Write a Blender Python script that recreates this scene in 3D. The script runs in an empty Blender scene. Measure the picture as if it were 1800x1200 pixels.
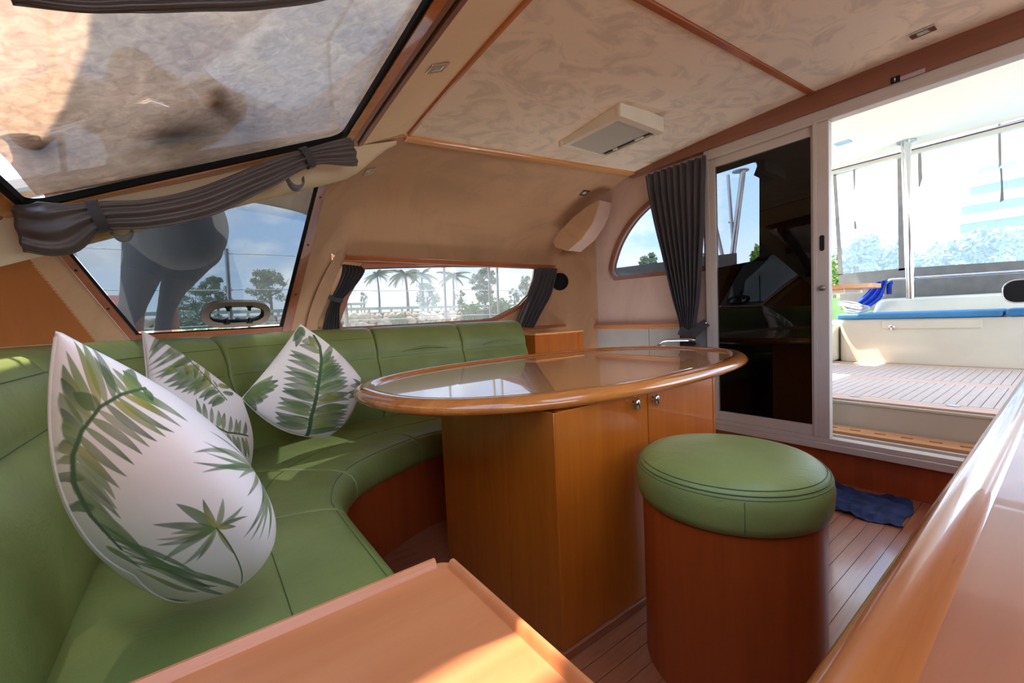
import bpy, math, random
import numpy as np
from mathutils import Vector, Matrix
from mathutils.geometry import tessellate_polygon
R = math.radians
scene = bpy.context.scene
COL = scene.collection

# ------------------------------------------------------------------ camera
FPX, YAW, PITCH, ROLL = 741.78, R(36.407), R(3.180), R(2.640)
CAM = Vector((0, 0, 1.05))
def _axes():
    cy, sy, cp, sp = math.cos(YAW), math.sin(YAW), math.cos(PITCH), math.sin(PITCH)
    f = Vector((sy*cp, cy*cp, -sp)); r = Vector((cy, -sy, 0)); d = f.cross(r)
    c, s = math.cos(ROLL), math.sin(ROLL)
    return c*r + s*d, -s*r + c*d, f
AX_R, AX_D, AX_F = _axes()
cam_data = bpy.data.cameras.new('camera')
cam_data.sensor_width = 36.0
cam_data.lens = FPX/1800*36.0
cam_data.clip_start = 0.01; cam_data.clip_end = 2000
cam = bpy.data.objects.new('camera', cam_data)
COL.objects.link(cam)
m = Matrix((AX_R, -AX_D, -AX_F)).transposed().to_4x4()
m.translation = CAM
cam.matrix_world = m
scene.camera = cam

# ------------------------------------------------------------------ world, sun, exposure
scene.view_settings.view_transform = 'Standard'
scene.view_settings.look = 'None'
scene.view_settings.gamma = 1
scene.view_settings.use_curve_mapping = False
scene.view_settings.exposure = 1.62
cy_ = scene.cycles
cy_.use_denoising = True
cy_.max_bounces = 10; cy_.diffuse_bounces = 6; cy_.glossy_bounces = 5
cy_.transmission_bounces = 8; cy_.transparent_max_bounces = 16
cy_.sample_clamp_indirect = 6.0
cy_.caustics_reflective = False; cy_.caustics_refractive = False

def lin(r, g, b):
    f = lambda c: (c/255/12.92) if c/255 <= 0.04045 else ((c/255+0.055)/1.055)**2.4
    return (f(r), f(g), f(b), 1.0)

world = bpy.data.worlds.new('sky'); scene.world = world; world.use_nodes = True
nt = world.node_tree; nt.nodes.clear()
def wn(t): return nt.nodes.new(t)
out = wn('ShaderNodeOutputWorld'); bg = wn('ShaderNodeBackground')
tc = wn('ShaderNodeTexCoord'); sep = wn('ShaderNodeSeparateXYZ')
nt.links.new(tc.outputs['Generated'], sep.inputs[0])
ramp = wn('ShaderNodeValToRGB')
ramp.color_ramp.elements[0].position = 0.0; ramp.color_ramp.elements[0].color = (0.74, 0.82, 0.90, 1)
ramp.color_ramp.elements[1].position = 0.55; ramp.color_ramp.elements[1].color = (0.23, 0.42, 0.76, 1)
e = ramp.color_ramp.elements.new(0.18); e.color = (0.40, 0.60, 0.88, 1)
nt.links.new(sep.outputs['Z'], ramp.inputs[0])
mp = wn('ShaderNodeMapping'); mp.inputs['Scale'].default_value = (2.6, 2.6, 5.2); mp.inputs['Location'].default_value = (0.35, 0.1, 0.2)
nt.links.new(tc.outputs['Generated'], mp.inputs[0])
nz = wn('ShaderNodeTexNoise'); nz.inputs['Scale'].default_value = 1.5; nz.inputs['Detail'].default_value = 8; nz.inputs['Roughness'].default_value = 0.56
nt.links.new(mp.outputs[0], nz.inputs['Vector'])
cr = wn('ShaderNodeValToRGB'); cr.color_ramp.elements[0].position = 0.47; cr.color_ramp.elements[1].position = 0.60
nt.links.new(nz.outputs['Fac'], cr.inputs[0])
nz2 = wn('ShaderNodeTexNoise'); nz2.inputs['Scale'].default_value = 3.5; nz2.inputs['Detail'].default_value = 5
nt.links.new(mp.outputs[0], nz2.inputs['Vector'])
cc = wn('ShaderNodeValToRGB'); cc.color_ramp.elements[0].position = 0.35; cc.color_ramp.elements[0].color = (0.62, 0.66, 0.74, 1)
cc.color_ramp.elements[1].position = 0.6; cc.color_ramp.elements[1].color = (1.0, 1.0, 1.0, 1)
nt.links.new(nz2.outputs['Fac'], cc.inputs[0])
mx = wn('ShaderNodeMix'); mx.data_type = 'RGBA'
nt.links.new(cr.outputs[0], mx.inputs[0]); nt.links.new(ramp.outputs[0], mx.inputs[6]); nt.links.new(cc.outputs[0], mx.inputs[7])
nt.links.new(mx.outputs[2], bg.inputs[0])
bg.inputs[1].default_value = 2.6
nt.links.new(bg.outputs[0], out.inputs[0])

SUN_DIR = Vector((-0.08, 0.40, 0.91)).normalized()      # towards the sun
sd = bpy.data.lights.new('sun', 'SUN'); sd.energy = 7.0; sd.angle = R(0.6); sd.color = (1.0, 0.93, 0.82)
so = bpy.data.objects.new('sun', sd); COL.objects.link(so)
so.rotation_euler = (-SUN_DIR).to_track_quat('-Z', 'Y').to_euler()
so.location = (0, 0, 12)

# ------------------------------------------------------------------ helpers
def ray(x, y):
    return AX_R*((x-900)/FPX) + AX_D*((y-600)/FPX) + AX_F
def U(x, y, ax, v):
    """the point of the plane ax = v that the photograph shows at pixel x, y"""
    i = 'XYZ'.index(ax); d = ray(x, y)
    return CAM + d*((v-CAM[i])/d[i])
def UD(x, y, dist):
    return CAM + ray(x, y).normalized()*dist
def PJ(p):
    q = Vector(p)-CAM; z = q.dot(AX_F)
    return 900+FPX*q.dot(AX_R)/z, 600+FPX*q.dot(AX_D)/z
def smooth(a, b, x):
    t = min(1, max(0, (x-a)/(b-a))); return t*t*(3-2*t)
def lerp(a, b, t): return a+(b-a)*t

MATS = {}
def material(name):
    mt = bpy.data.materials.new(name); mt.use_nodes = True
    MATS[name] = mt
    n = mt.node_tree; b = n.nodes['Principled BSDF']
    return mt, n, b
def coords(n, scale=(1, 1, 1), rot=(0, 0, 0), kind='Object'):
    t = n.nodes.new('ShaderNodeTexCoord'); mpn = n.nodes.new('ShaderNodeMapping')
    mpn.inputs['Scale'].default_value = scale; mpn.inputs['Rotation'].default_value = rot
    n.links.new(t.outputs[kind], mpn.inputs[0]); return mpn.outputs[0]
def noise(n, vec, scale, detail=4, rough=0.5, dist=0.0):
    t = n.nodes.new('ShaderNodeTexNoise'); t.inputs['Scale'].default_value = scale
    t.inputs['Detail'].default_value = detail; t.inputs['Roughness'].default_value = rough
    t.inputs['Distortion'].default_value = dist
    n.links.new(vec, t.inputs['Vector']); return t.outputs['Fac']
def cramp(n, fac, stops):
    r = n.nodes.new('ShaderNodeValToRGB'); el = r.color_ramp.elements
    el[0].position, el[0].color = stops[0]; el[1].position, el[1].color = stops[-1]
    for p, c in stops[1:-1]:
        q = el.new(p); q.color = c
    n.links.new(fac, r.inputs[0]); return r.outputs[0]
def bump(n, b, fac, strength, dist=0.01):
    bp = n.nodes.new('ShaderNodeBump'); bp.inputs['Strength'].default_value = strength
    bp.inputs['Distance'].default_value = dist
    n.links.new(fac, bp.inputs['Height']); n.links.new(bp.outputs[0], b.inputs['Normal'])
def plain(name, c, rough=0.5, metal=0.0, spec=0.5, coat=0.0, var=0.06, vs=6.0, bmp=0.0, bs=60.0):
    mt, n, b = material(name)
    v = coords(n)
    f = noise(n, v, vs, 4)
    lo = tuple(x*(1-var*2) for x in c[:3])+(1,); hi = tuple(min(1, x*(1+var*2)) for x in c[:3])+(1,)
    n.links.new(cramp(n, f, [(0.3, lo), (0.7, hi)]), b.inputs['Base Color'])
    b.inputs['Roughness'].default_value = rough; b.inputs['Metallic'].default_value = metal
    b.inputs['Specular IOR Level'].default_value = spec; b.inputs['Coat Weight'].default_value = coat
    b.inputs['Coat Roughness'].default_value = 0.04
    if bmp: bump(n, b, noise(n, v, bs, 5), bmp)
    return mt
def wood(name, dark, light, axis='X', rough=0.25, coat=0.5, scale=1.0, contrast=1.0, coat_rough=0.03):
    mt, n, b = material(name)
    s = {'X': (1.2, 16, 16), 'Y': (16, 1.2, 16), 'Z': (16, 16, 1.2)}[axis]
    v = coords(n, tuple(k*scale for k in s))
    f1 = noise(n, v, 1.0, 6, 0.6, 0.6)
    v2 = coords(n, tuple(k*scale*5 for k in s))
    f2 = noise(n, v2, 1.0, 3, 0.5)
    ad = n.nodes.new('ShaderNodeMath'); ad.operation = 'MULTIPLY_ADD'
    n.links.new(f2, ad.inputs[0]); ad.inputs[1].default_value = 0.25
    n.links.new(f1, ad.inputs[2])
    n.links.new(cramp(n, ad.outputs[0], [(0.62-0.34/contrast, dark), (0.62+0.3/contrast, light)]), b.inputs['Base Color'])
    b.inputs['Roughness'].default_value = rough
    b.inputs['Coat Weight'].default_value = coat; b.inputs['Coat Roughness'].default_value = coat_rough
    return mt
def glass(name, tint, refl=1.0, rough=0.0, haze=0.0):
    """thin clear sheet: light goes straight through, tinted, with a mirror reflection by fresnel"""
    mt = bpy.data.materials.new(name); mt.use_nodes = True; MATS[name] = mt
    n = mt.node_tree; n.nodes.clear()
    o = n.nodes.new('ShaderNodeOutputMaterial'); t = n.nodes.new('ShaderNodeBsdfTransparent')
    g = n.nodes.new('ShaderNodeBsdfGlossy'); g.inputs['Roughness'].default_value = rough
    fr = n.nodes.new('ShaderNodeLayerWeight'); fr.inputs['Blend'].default_value = 0.5
    pw = n.nodes.new('ShaderNodeMath'); pw.operation = 'POWER'; pw.inputs[1].default_value = 5.0
    n.links.new(fr.outputs['Facing'], pw.inputs[0])
    sch = n.nodes.new('ShaderNodeMath'); sch.operation = 'MULTIPLY_ADD'; sch.inputs[1].default_value = 0.96; sch.inputs[2].default_value = 0.04
    n.links.new(pw.outputs[0], sch.inputs[0])
    v = coords(n); f = noise(n, v, 3.0, 3)
    n.links.new(cramp(n, f, [(0.3, tuple(x*0.96 for x in tint[:3])+(1,)), (0.7, tint)]), t.inputs['Color'])
    mu = n.nodes.new('ShaderNodeMath'); mu.operation = 'MULTIPLY'; mu.inputs[1].default_value = refl
    n.links.new(sch.outputs[0], mu.inputs[0])
    ms = n.nodes.new('ShaderNodeMixShader'); n.links.new(mu.outputs[0], ms.inputs[0])
    body = t.outputs[0]
    if haze:      # white scatter mixed in to wash out the view behind
        tl = n.nodes.new('ShaderNodeBsdfTranslucent'); tl.inputs['Color'].default_value = (0.9, 0.9, 0.9, 1)
        hm = n.nodes.new('ShaderNodeMixShader'); hm.inputs[0].default_value = haze
        n.links.new(t.outputs[0], hm.inputs[1]); n.links.new(tl.outputs[0], hm.inputs[2]); body = hm.outputs[0]
    n.links.new(body, ms.inputs[1]); n.links.new(g.outputs[0], ms.inputs[2]); n.links.new(ms.outputs[0], o.inputs[0])
    return mt

class MB:
    def __init__(s): s.v = []; s.f = []
    def add(s, vs, fs):
        o = len(s.v); s.v += [tuple(p) for p in vs]; s.f += [tuple(i+o for i in f) for f in fs]; return s
    def box(s, x0, x1, y0, y1, z0, z1):
        vs = [(x, y, z) for x in (x0, x1) for y in (y0, y1) for z in (z0, z1)]
        return s.add(vs, [(0, 1, 3, 2), (4, 6, 7, 5), (0, 4, 5, 1), (2, 3, 7, 6), (0, 2, 6, 4), (1, 5, 7, 3)])
    def obox(s, c, ax, ay, az):
        """box about c with half vectors ax, ay, az"""
        c, ax, ay, az = Vector(c), Vector(ax), Vector(ay), Vector(az)
        vs = [c+ax*i+ay*j+az*k for i in (-1, 1) for j in (-1, 1) for k in (-1, 1)]
        return s.add(vs, [(0, 1, 3, 2), (4, 6, 7, 5), (0, 4, 5, 1), (2, 3, 7, 6), (0, 2, 6, 4), (1, 5, 7, 3)])
    def grid(s, rows, closed=False, cap=False, flip=False):
        """rows: list of equally long point lists; closed wraps along a row; cap closes first and last row"""
        n = len(rows[0]); vs = [p for r in rows for p in r]; fs = []
        for i in range(len(rows)-1):
            for j in range(n if closed else n-1):
                k = (j+1) % n
                fs.append((i*n+j, i*n+k, (i+1)*n+k, (i+1)*n+j))
        if cap:
            fs.append(tuple(range(n-1, -1, -1))); fs.append(tuple((len(rows)-1)*n+j for j in range(n)))
        if flip: fs = [f[::-1] for f in fs]
        return s.add(vs, fs)
    def sheet(s, rows, off):
        """a sheet of real thickness: rows and the same rows moved by off (a vector or a function of i, j)"""
        g = off if callable(off) else (lambda i, j: Vector(off))
        n = len(rows[0]); mrow = len(rows)
        a = [[Vector(p) for p in r] for r in rows]
        b = [[Vector(p)+g(i, j) for j, p in enumerate(r)] for i, r in enumerate(rows)]
        s.grid(a); s.grid(b, flip=True)
        per = [(0, j) for j in range(n)]+[(i, n-1) for i in range(1, mrow)]+[(mrow-1, j) for j in range(n-2, -1, -1)]+[(i, 0) for i in range(mrow-2, 0, -1)]
        s.grid([[a[i][j] for i, j in per], [b[i][j] for i, j in per]], closed=True, flip=True)
        return s
    def tube(s, pts, r, n=8, cap=True, closed=False):
        pts = [Vector(p) for p in pts]; rows = []; up = Vector((0, 0, 1)); m_ = len(pts)
        prev = None
        for i, p in enumerate(pts):
            if closed: t = pts[(i+1) % m_]-pts[i-1]
            else: t = (pts[min(i+1, m_-1)]-pts[max(i-1, 0)])
            t = t.normalized()
            if prev is None:
                a = up if abs(t.dot(up)) < 0.9 else Vector((1, 0, 0))
                u = (a-t*a.dot(t)).normalized()
            else:
                u = (prev-t*prev.dot(t)).normalized()
            prev = u; w = t.cross(u); rr = r(i/(m_-1)) if callable(r) else r
            rows.append([p+(u*math.cos(2*math.pi*k/n)+w*math.sin(2*math.pi*k/n))*rr for k in range(n)])
        if closed: rows.append(rows[0]); cap = False
        return s.grid(rows, closed=True, cap=cap)
    def lathe(s, prof, c=(0, 0, 0), n=32, axis=None):
        """prof: (radius, height) list; axis: up direction"""
        c = Vector(c); z = Vector(axis or (0, 0, 1)).normalized()
        a = Vector((1, 0, 0)) if abs(z.x) < 0.9 else Vector((0, 1, 0))
        x = (a-z*a.dot(z)).normalized(); y = z.cross(x)
        rows = [[c+(x*math.cos(2*math.pi*k/n)+y*math.sin(2*math.pi*k/n))*r+z*h for k in range(n)] for r, h in prof]
        return s.grid(rows, closed=True, cap=True)
    def plate(s, outer, holes, o, u, v, t):
        """flat plate with holes: 2D loops in the frame o, u, v; t is the thickness vector"""
        o, u, v, t = Vector(o), Vector(u), Vector(v), Vector(t)
        loops = [list(outer)]+[list(h) for h in holes]
        flat = [p for l in loops for p in l]
        tri = tessellate_polygon([[Vector((p[0], p[1], 0)) for p in l] for l in loops])
        P = [o+u*p[0]+v*p[1] for p in flat]; n = len(P)
        fs = [tuple(f) for f in tri]+[tuple(i+n for i in f[::-1]) for f in tri]
        k = 0
        for l in loops:
            for i in range(len(l)):
                a, b = k+i, k+(i+1) % len(l); fs.append((a, b, b+n, a+n))
            k += len(l)
        return s.add(P+[p+t for p in P], fs)
    def mesh(s, name):
        me = bpy.data.meshes.new(name); me.from_pydata(s.v, [], s.f); me.update()
        return me

ORG = {}
def fixn(me):
    import bmesh
    b = bmesh.new(); b.from_mesh(me)
    bmesh.ops.remove_doubles(b, verts=b.verts, dist=1e-6)
    bmesh.ops.recalc_face_normals(b, faces=b.faces)
    b.to_mesh(me); b.free(); me.update()
def obj(name, mb, mat, parent=None, sm=False, bev=0.0, seg=2, sub=0, ang=35):
    me = mb.mesh(name) if isinstance(mb, MB) else mb
    if isinstance(mb, MB): fixn(me)
    if not me.materials: me.materials.append(MATS[mat] if isinstance(mat, str) else mat)
    o = bpy.data.objects.new(name, me); COL.objects.link(o)
    if parent is not None:
        o.parent = parent
        p = parent; off = Vector((0, 0, 0))
        while p is not None: off += p.location; p = p.parent
        o.location = -off
    if sm:
        me.polygons.foreach_set('use_smooth', [True]*len(me.polygons))
        if sm == 'auto': me.set_sharp_from_angle(angle=R(ang))
    if bev:
        md = o.modifiers.new('bevel', 'BEVEL'); md.width = bev; md.segments = seg; md.limit_method = 'ANGLE'; md.angle_limit = R(40)
        md.harden_normals = False
    if sub:
        md = o.modifiers.new('subd', 'SUBSURF'); md.levels = sub; md.render_levels = sub
    return o
def tag(o, label, cat=None, group=None, kind=None):
    o['label'] = label
    if cat: o['category'] = cat
    if group: o['group'] = group
    if kind: o['kind'] = kind
    return o
def thing(name, loc, label, cat, group=None, kind=None):
    o = bpy.data.objects.new(name, None); COL.objects.link(o); o.location = loc; o.empty_display_size = 0.05
    return tag(o, label, cat, group, kind)
def struct(name, mb, mat, label, cat, **k):
    return tag(obj(name, mb, mat, **k), label, cat, kind='structure')
def spline(pts, n):
    """Catmull-Rom through pts, n points"""
    P = [Vector(p) for p in pts]; P = [P[0]*2-P[1]]+P+[P[-1]*2-P[-2]]
    out_ = []
    m_ = len(P)-3
    for k in range(n):
        t = k/(n-1)*m_; i = min(int(t), m_-1); u = t-i
        a, b, c, d = P[i:i+4]
        out_.append(0.5*((2*b)+(c-a)*u+(2*a-5*b+4*c-d)*u*u+(3*b-a-3*c+d)*u**3))
    return out_
def rrect(x0, x1, y0, y1, r, n=6):
    pts = []
    for cx, cyy, a0 in ((x1-r, y1-r, 0), (x0+r, y1-r, 90), (x0+r, y0+r, 180), (x1-r, y0+r, 270)):
        for k in range(n+1):
            a = R(a0+90*k/n); pts.append((cx+r*math.cos(a), cyy+r*math.sin(a)))
    return pts
def roundpoly(pts, r, n=5):
    """round the corners of a 2D polygon; r one number or one per corner"""
    out_ = []; m_ = len(pts)
    for i in range(m_):
        p = Vector(pts[i]); a = Vector(pts[i-1]); b = Vector(pts[(i+1) % m_])
        rr = r[i] if isinstance(r, (list, tuple)) else r
        da = (a-p); db = (b-p); k = min(rr, da.length*0.48, db.length*0.48)
        q0 = p+da.normalized()*k; q1 = p+db.normalized()*k
        for j in range(n+1):
            t = j/n; out_.append(tuple((1-t)**2*q0+2*t*(1-t)*p+t*t*q1))
    return out_
# ------------------------------------------------------------------ materials
wood('maple', lin(160, 70, 12), lin(198, 110, 28), 'Z', rough=0.3, coat=0.6, contrast=0.7)
wood('maple_along', lin(206, 130, 68), lin(236, 172, 104), 'X', rough=0.22, coat=1.0, scale=0.8, coat_rough=0.015)
wood('maple_across', lin(172, 98, 50), lin(204, 132, 80), 'Y', rough=0.3, coat=0.5, scale=0.8)
wood('orange_wood', lin(190, 106, 58), lin(216, 138, 86), 'X', rough=0.35, coat=0.25, scale=0.7)
wood('rail_wood', lin(134, 68, 24), lin(176, 100, 46), 'X', rough=0.25, coat=0.6, scale=1.5)
wood('varnish_gloss', lin(132, 62, 20), lin(160, 84, 34), 'X', rough=0.35, coat=0.4, scale=0.7, coat_rough=0.03)
wood('rim_wood', lin(168, 90, 34), lin(212, 132, 60), 'X', rough=0.2, coat=1.0, scale=1.5)
wood('trim_wood', lin(138, 68, 30), lin(180, 102, 54), 'X', rough=0.35, coat=0.4)
wood('trim_wood_across', lin(116, 66, 46), lin(146, 92, 68), 'Y', rough=0.35, coat=0.4)
wood('trim_wood_up', lin(132, 72, 44), lin(168, 100, 66), 'Z', rough=0.35, coat=0.4)
wood('fascia_wood', lin(138, 54, 14), lin(170, 76, 26), 'Z', rough=0.4, coat=0.3)
wood('floor_teak', lin(124, 66, 42), lin(176, 108, 74), 'X', rough=0.3, coat=0.7, scale=2.0, coat_rough=0.12)
wood('deck_teak', lin(172, 152, 142), lin(206, 190, 180), 'X', rough=0.6, coat=0.0, scale=2.0)
wood('deck_border', lin(186, 150, 130), lin(216, 184, 164), 'Y', rough=0.6, coat=0.0, scale=2.0)
wood('table_teak', lin(170, 112, 70), lin(214, 160, 112), 'Y', rough=0.5, coat=0.1)
plain('caulk', lin(30, 22, 20), 0.7)
plain('deck_caulk', lin(72, 66, 96), 0.7)
plain('black_rubber', lin(12, 12, 13), 0.7, spec=0.2)
plain('black_plastic', lin(12, 12, 13), 0.3, spec=0.35)
plain('chrome', lin(210, 210, 212), 0.12, metal=1.0, var=0.01)
plain('brushed_steel', lin(190, 188, 184), 0.3, metal=1.0, var=0.03)
plain('bronze_frame', lin(150, 134, 122), 0.35, metal=0.7, var=0.04)
plain('aluminium_white', lin(196, 184, 172), 0.4, spec=0.4, var=0.02)
plain('hardtop_white', lin(240, 234, 218), 0.7, spec=0.2, var=0.01)
plain('gelcoat', lin(208, 203, 184), 0.18, coat=0.5, var=0.015)
plain('cream_plastic', lin(226, 214, 190), 0.35, var=0.02)
plain('lamp_lens', lin(186, 182, 168), 0.4, var=0.02)
plain('cream_vinyl', lin(214, 192, 156), 0.6, var=0.03, bmp=0.05, bs=300)
plain('grey_panel', lin(158, 152, 142), 0.6, var=0.03)
plain('canvas_grey', lin(112, 110, 106), 0.8, var=0.07, vs=12)
plain('cushion_blue', lin(52, 120, 166), 0.6, var=0.06)
plain('towel_blue', lin(34, 66, 172), 0.95, var=0.15, vs=14, bmp=0.2, bs=400)
plain('mat_blue', lin(34, 50, 92), 0.95, var=0.2, vs=18, bmp=0.4, bs=300)
plain('rope_white', lin(150, 150, 150), 0.8, var=0.15, vs=80)
plain('dark_cloth_screen', lin(34, 28, 33), 0.75, var=0.06, spec=0.2)
plain('label_grey', lin(176, 160, 166), 0.5)
plain('white_line', lin(236, 236, 236), 0.4)

def suede(name, c, blotch, scale, bstr=0.15, blo=(0.45, 0.62)):
    mt, n, b = material(name)
    v = coords(n, (1, 1.5, 1), (0, 0, 0.5))
    f = noise(n, v, scale, 7, 0.62, 1.6)
    dk = tuple(x*blotch for x in c[:3])+(1,)
    col = cramp(n, f, [(blo[0], c), (blo[1], dk)])
    n.links.new(col, b.inputs['Base Color'])
    b.inputs['Roughness'].default_value = 0.9; b.inputs['Specular IOR Level'].default_value = 0.15
    b.inputs['Sheen Weight'].default_value = 0.15
    bump(n, b, noise(n, coords(n), 500, 2), bstr, 0.002)
    return mt
suede('ceiling_suede', lin(240, 220, 194), 0.82, 3.8, blo=(0.47, 0.60))
suede('side_suede', lin(190, 148, 110), 0.86, 1.6)
suede('aft_suede', lin(200, 168, 150), 0.9, 1.6)
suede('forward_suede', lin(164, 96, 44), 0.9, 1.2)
suede('header_suede', lin(240, 208, 166), 0.95, 1.2)

def leather(name, c):
    mt, n, b = material(name)
    v = coords(n)
    f = noise(n, v, 5, 4)
    n.links.new(cramp(n, f, [(0.3, tuple(x*0.86 for x in c[:3])+(1,)), (0.7, tuple(x*1.1 for x in c[:3])+(1,))]), b.inputs['Base Color'])
    b.inputs['Roughness'].default_value = 0.42; b.inputs['Specular IOR Level'].default_value = 0.45
    vo = n.nodes.new('ShaderNodeTexVoronoi'); vo.inputs['Scale'].default_value = 260; n.links.new(v, vo.inputs['Vector'])
    w = noise(n, v, 9, 5, 0.6, 1.5)
    ad = n.nodes.new('ShaderNodeMath'); ad.operation = 'MULTIPLY_ADD'; ad.inputs[1].default_value = 0.06
    n.links.new(vo.outputs['Distance'], ad.inputs[0]); n.links.new(w, ad.inputs[2])
    bump(n, b, ad.outputs[0], 0.22, 0.012)
    return mt
leather('green_leather', lin(132, 142, 78))
plain('seam_green', lin(88, 104, 54), 0.6)

def fabric(name, c, sheen=0.3, rough=0.55):
    mt, n, b = material(name)
    v = coords(n)
    n.links.new(cramp(n, noise(n, v, 7, 3), [(0.3, tuple(x*0.8 for x in c[:3])+(1,)), (0.7, tuple(x*1.15 for x in c[:3])+(1,))]), b.inputs['Base Color'])
    b.inputs['Roughness'].default_value = rough; b.inputs['Sheen Weight'].default_value = sheen
    return mt
fabric('curtain_satin', lin(86, 74, 70), 0.2, 0.38)
fabric('curtain_dark', lin(62, 56, 58), 0.2, 0.7)

glass('glass_side', (0.42, 0.425, 0.43, 1), 1.0, haze=0.06)
glass('glass_port', (0.26, 0.28, 0.295, 1), 1.0, haze=0.03)
glass('glass_added_hatch', (0.9, 0.91, 0.92, 1), 0.8)
glass('glass_front', (0.78, 0.79, 0.80, 1), 1.0)
glass('glass_door', (0.42, 0.42, 0.44, 1), 1.2)
glass('glass_clear', (0.42, 0.44, 0.46, 1), 0.8)
glass('vinyl_clear', (0.80, 0.83, 0.86, 1), 0.6, 0.02, haze=0.16)

def cover_cloth():
    mt = bpy.data.materials.new('cover_mesh'); mt.use_nodes = True; MATS['cover_mesh'] = mt
    n = mt.node_tree; n.nodes.clear(); o = n.nodes.new('ShaderNodeOutputMaterial')
    v = coords(n)
    f = noise(n, v, 26, 6, 0.7, 0.8)
    colr = cramp(n, f, [(0.3, lin(168, 140, 116)), (0.7, lin(214, 186, 158))])
    d = n.nodes.new('ShaderNodeBsdfDiffuse'); t = n.nodes.new('ShaderNodeBsdfTranslucent'); p = n.nodes.new('ShaderNodeBsdfTransparent')
    n.links.new(colr, d.inputs[0]); n.links.new(colr, t.inputs[0])
    a = n.nodes.new('ShaderNodeMixShader'); a.inputs[0].default_value = 0.74
    n.links.new(d.outputs[0], a.inputs[1]); n.links.new(t.outputs[0], a.inputs[2])
    b = n.nodes.new('ShaderNodeMixShader'); b.inputs[0].default_value = 0.18
    n.links.new(a.outputs[0], b.inputs[1]); n.links.new(p.outputs[0], b.inputs[2]); n.links.new(b.outputs[0], o.inputs[0])
cover_cloth()

# ------------------------------------------------------------------ cabin surfaces
DX = 2.95                      # aft bulkhead
WY = 3.0                       # side wall at window height
def camber(y): return 0.085*(1-((y-0.5)/1.7)**2)
def zc(x, y): return 2.06+(x-0.97)*0.0657+camber(y)            # ceiling
def zw(x, y): return 1.881+camber(y)+0.427*(x-0.574)           # windscreen
def ridge(x):
    if x >= 0.97: return Vector((x, 2.2, zc(x, 2.2)))
    return Vector((x, 2.2-0.1*(0.97-x), 2.06-0.41*(0.97-x)))
LOWP = [(-0.75, 2.2), (-0.5, 2.40), (-0.22, 2.60), (0.08, 2.75), (0.37, 2.87), (0.62, 2.96), (0.85, WY), (1.1, WY)]
def lowy(x):
    if x >= 0.85: return WY
    for (a, ya), (b, yb) in zip(LOWP, LOWP[1:]):
        if a <= x <= b: return lerp(ya, yb, (x-a)/(b-a))
    return LOWP[0][1]
def S(x, v):
    """port side surface: v 0 at the ridge, 1 at the window trim, 2 at the coaming"""
    r = ridge(x); low = Vector((x, lowy(x), 1.03))
    st = r.lerp(low, v/2)
    nb = Vector((0, low.z-r.z, -(low.y-r.y))).normalized()*-1
    st = st+nb*0.035*math.sin(math.pi*v/2)
    p1 = Vector((x, 2.86, r.z-0.10)); p2 = Vector((x, WY-0.01, 1.50))
    if v <= 1: cu = r*(1-v)**2+p1*2*v*(1-v)+p2*v*v
    else: cu = p2.lerp(Vector((x, WY, 1.03)), v-1)
    t = smooth(0.42, 0.92, x)
    return st.lerp(cu, t)
def solve_x(v, fx, lo, hi):
    """x at which S(x, v) falls on the image line x = fx(y)"""
    g = lambda x: (lambda q: q[0]-fx(q[1]))(PJ(S(x, v)))
    for _ in range(40):
        mid = (lo+hi)/2
        if g(mid) < 0: lo = mid
        else: hi = mid
    return (lo+hi)/2
lineR = lambda y: 490+(580-y)*(65/260)
lineL = lambda y: 245+(y-587)*(125/150)
def XR(v, d=0): return solve_x(v, lambda y: lineR(y)+d, -0.2, 1.2)
def XL(v, d=0): return solve_x(v, lambda y: lineL(y)+d, -1.5, 0.4)

# floor
fl = struct('floor', MB().box(-0.62, 3.08, -1.9, 2.1, -0.06, -0.006), 'caulk', 'reddish teak plank floor of the cabin', 'floor')
pm = MB().box(0, 3.64, 0, 0.0532, -0.006, 0.0).mesh('plank'); fixn(pm); pm.materials.append(MATS['floor_teak'])
for k in range(38):
    o = bpy.data.objects.new('plank', pm); COL.objects.link(o); o.parent = fl
    o.location = (-0.6, -0.018+k*0.0552, 0)

# ceiling
def csheet(x0, x1, y0, y1, dz, nx=12, ny=24, up=0.05):
    rows = [[(lerp(x0, x1, i/nx), lerp(y0, y1, j/ny), zc(lerp(x0, x1, i/nx), lerp(y0, y1, j/ny))-dz) for j in range(ny+1)] for i in range(nx+1)]
    return MB().sheet(rows, (0, 0, up))
HX0, HX1, HY0, HY1 = 1.02, 1.74, -0.45, 0.40          # added roof hatch, unseen, lights the near furniture from above
cm_ = csheet(0.97, 3.0, HY1, 2.2, 0, up=0.06)
for q in ((0.97, HX0, HY0, HY1), (HX1, 3.0, HY0, HY1), (0.97, 3.0, -1.9, HY0)):
    k_ = csheet(*q, 0, 6, 8, 0.06); cm_.add(k_.v, k_.f)
ce = struct('ceiling', cm_, 'header_suede', 'beige suede cabin ceiling', 'ceiling', sm='auto')
obj('ceiling_panel', csheet(0.985, 2.93, 0.962, 2.17, 0.012, up=0.012), 'ceiling_suede', ce, sm='auto')
k1 = csheet(0.985, 2.93, HY1+0.02, 0.928, 0.012, 12, 8, 0.012); k2 = csheet(HX1+0.03, 2.93, -0.5, HY1+0.02, 0.012, 8, 12, 0.012); k1.add(k2.v, k2.f)
obj('ceiling_panel', k1, 'ceiling_suede', ce, sm='auto')
hz_ = zc(1.4, 0.0)
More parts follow.
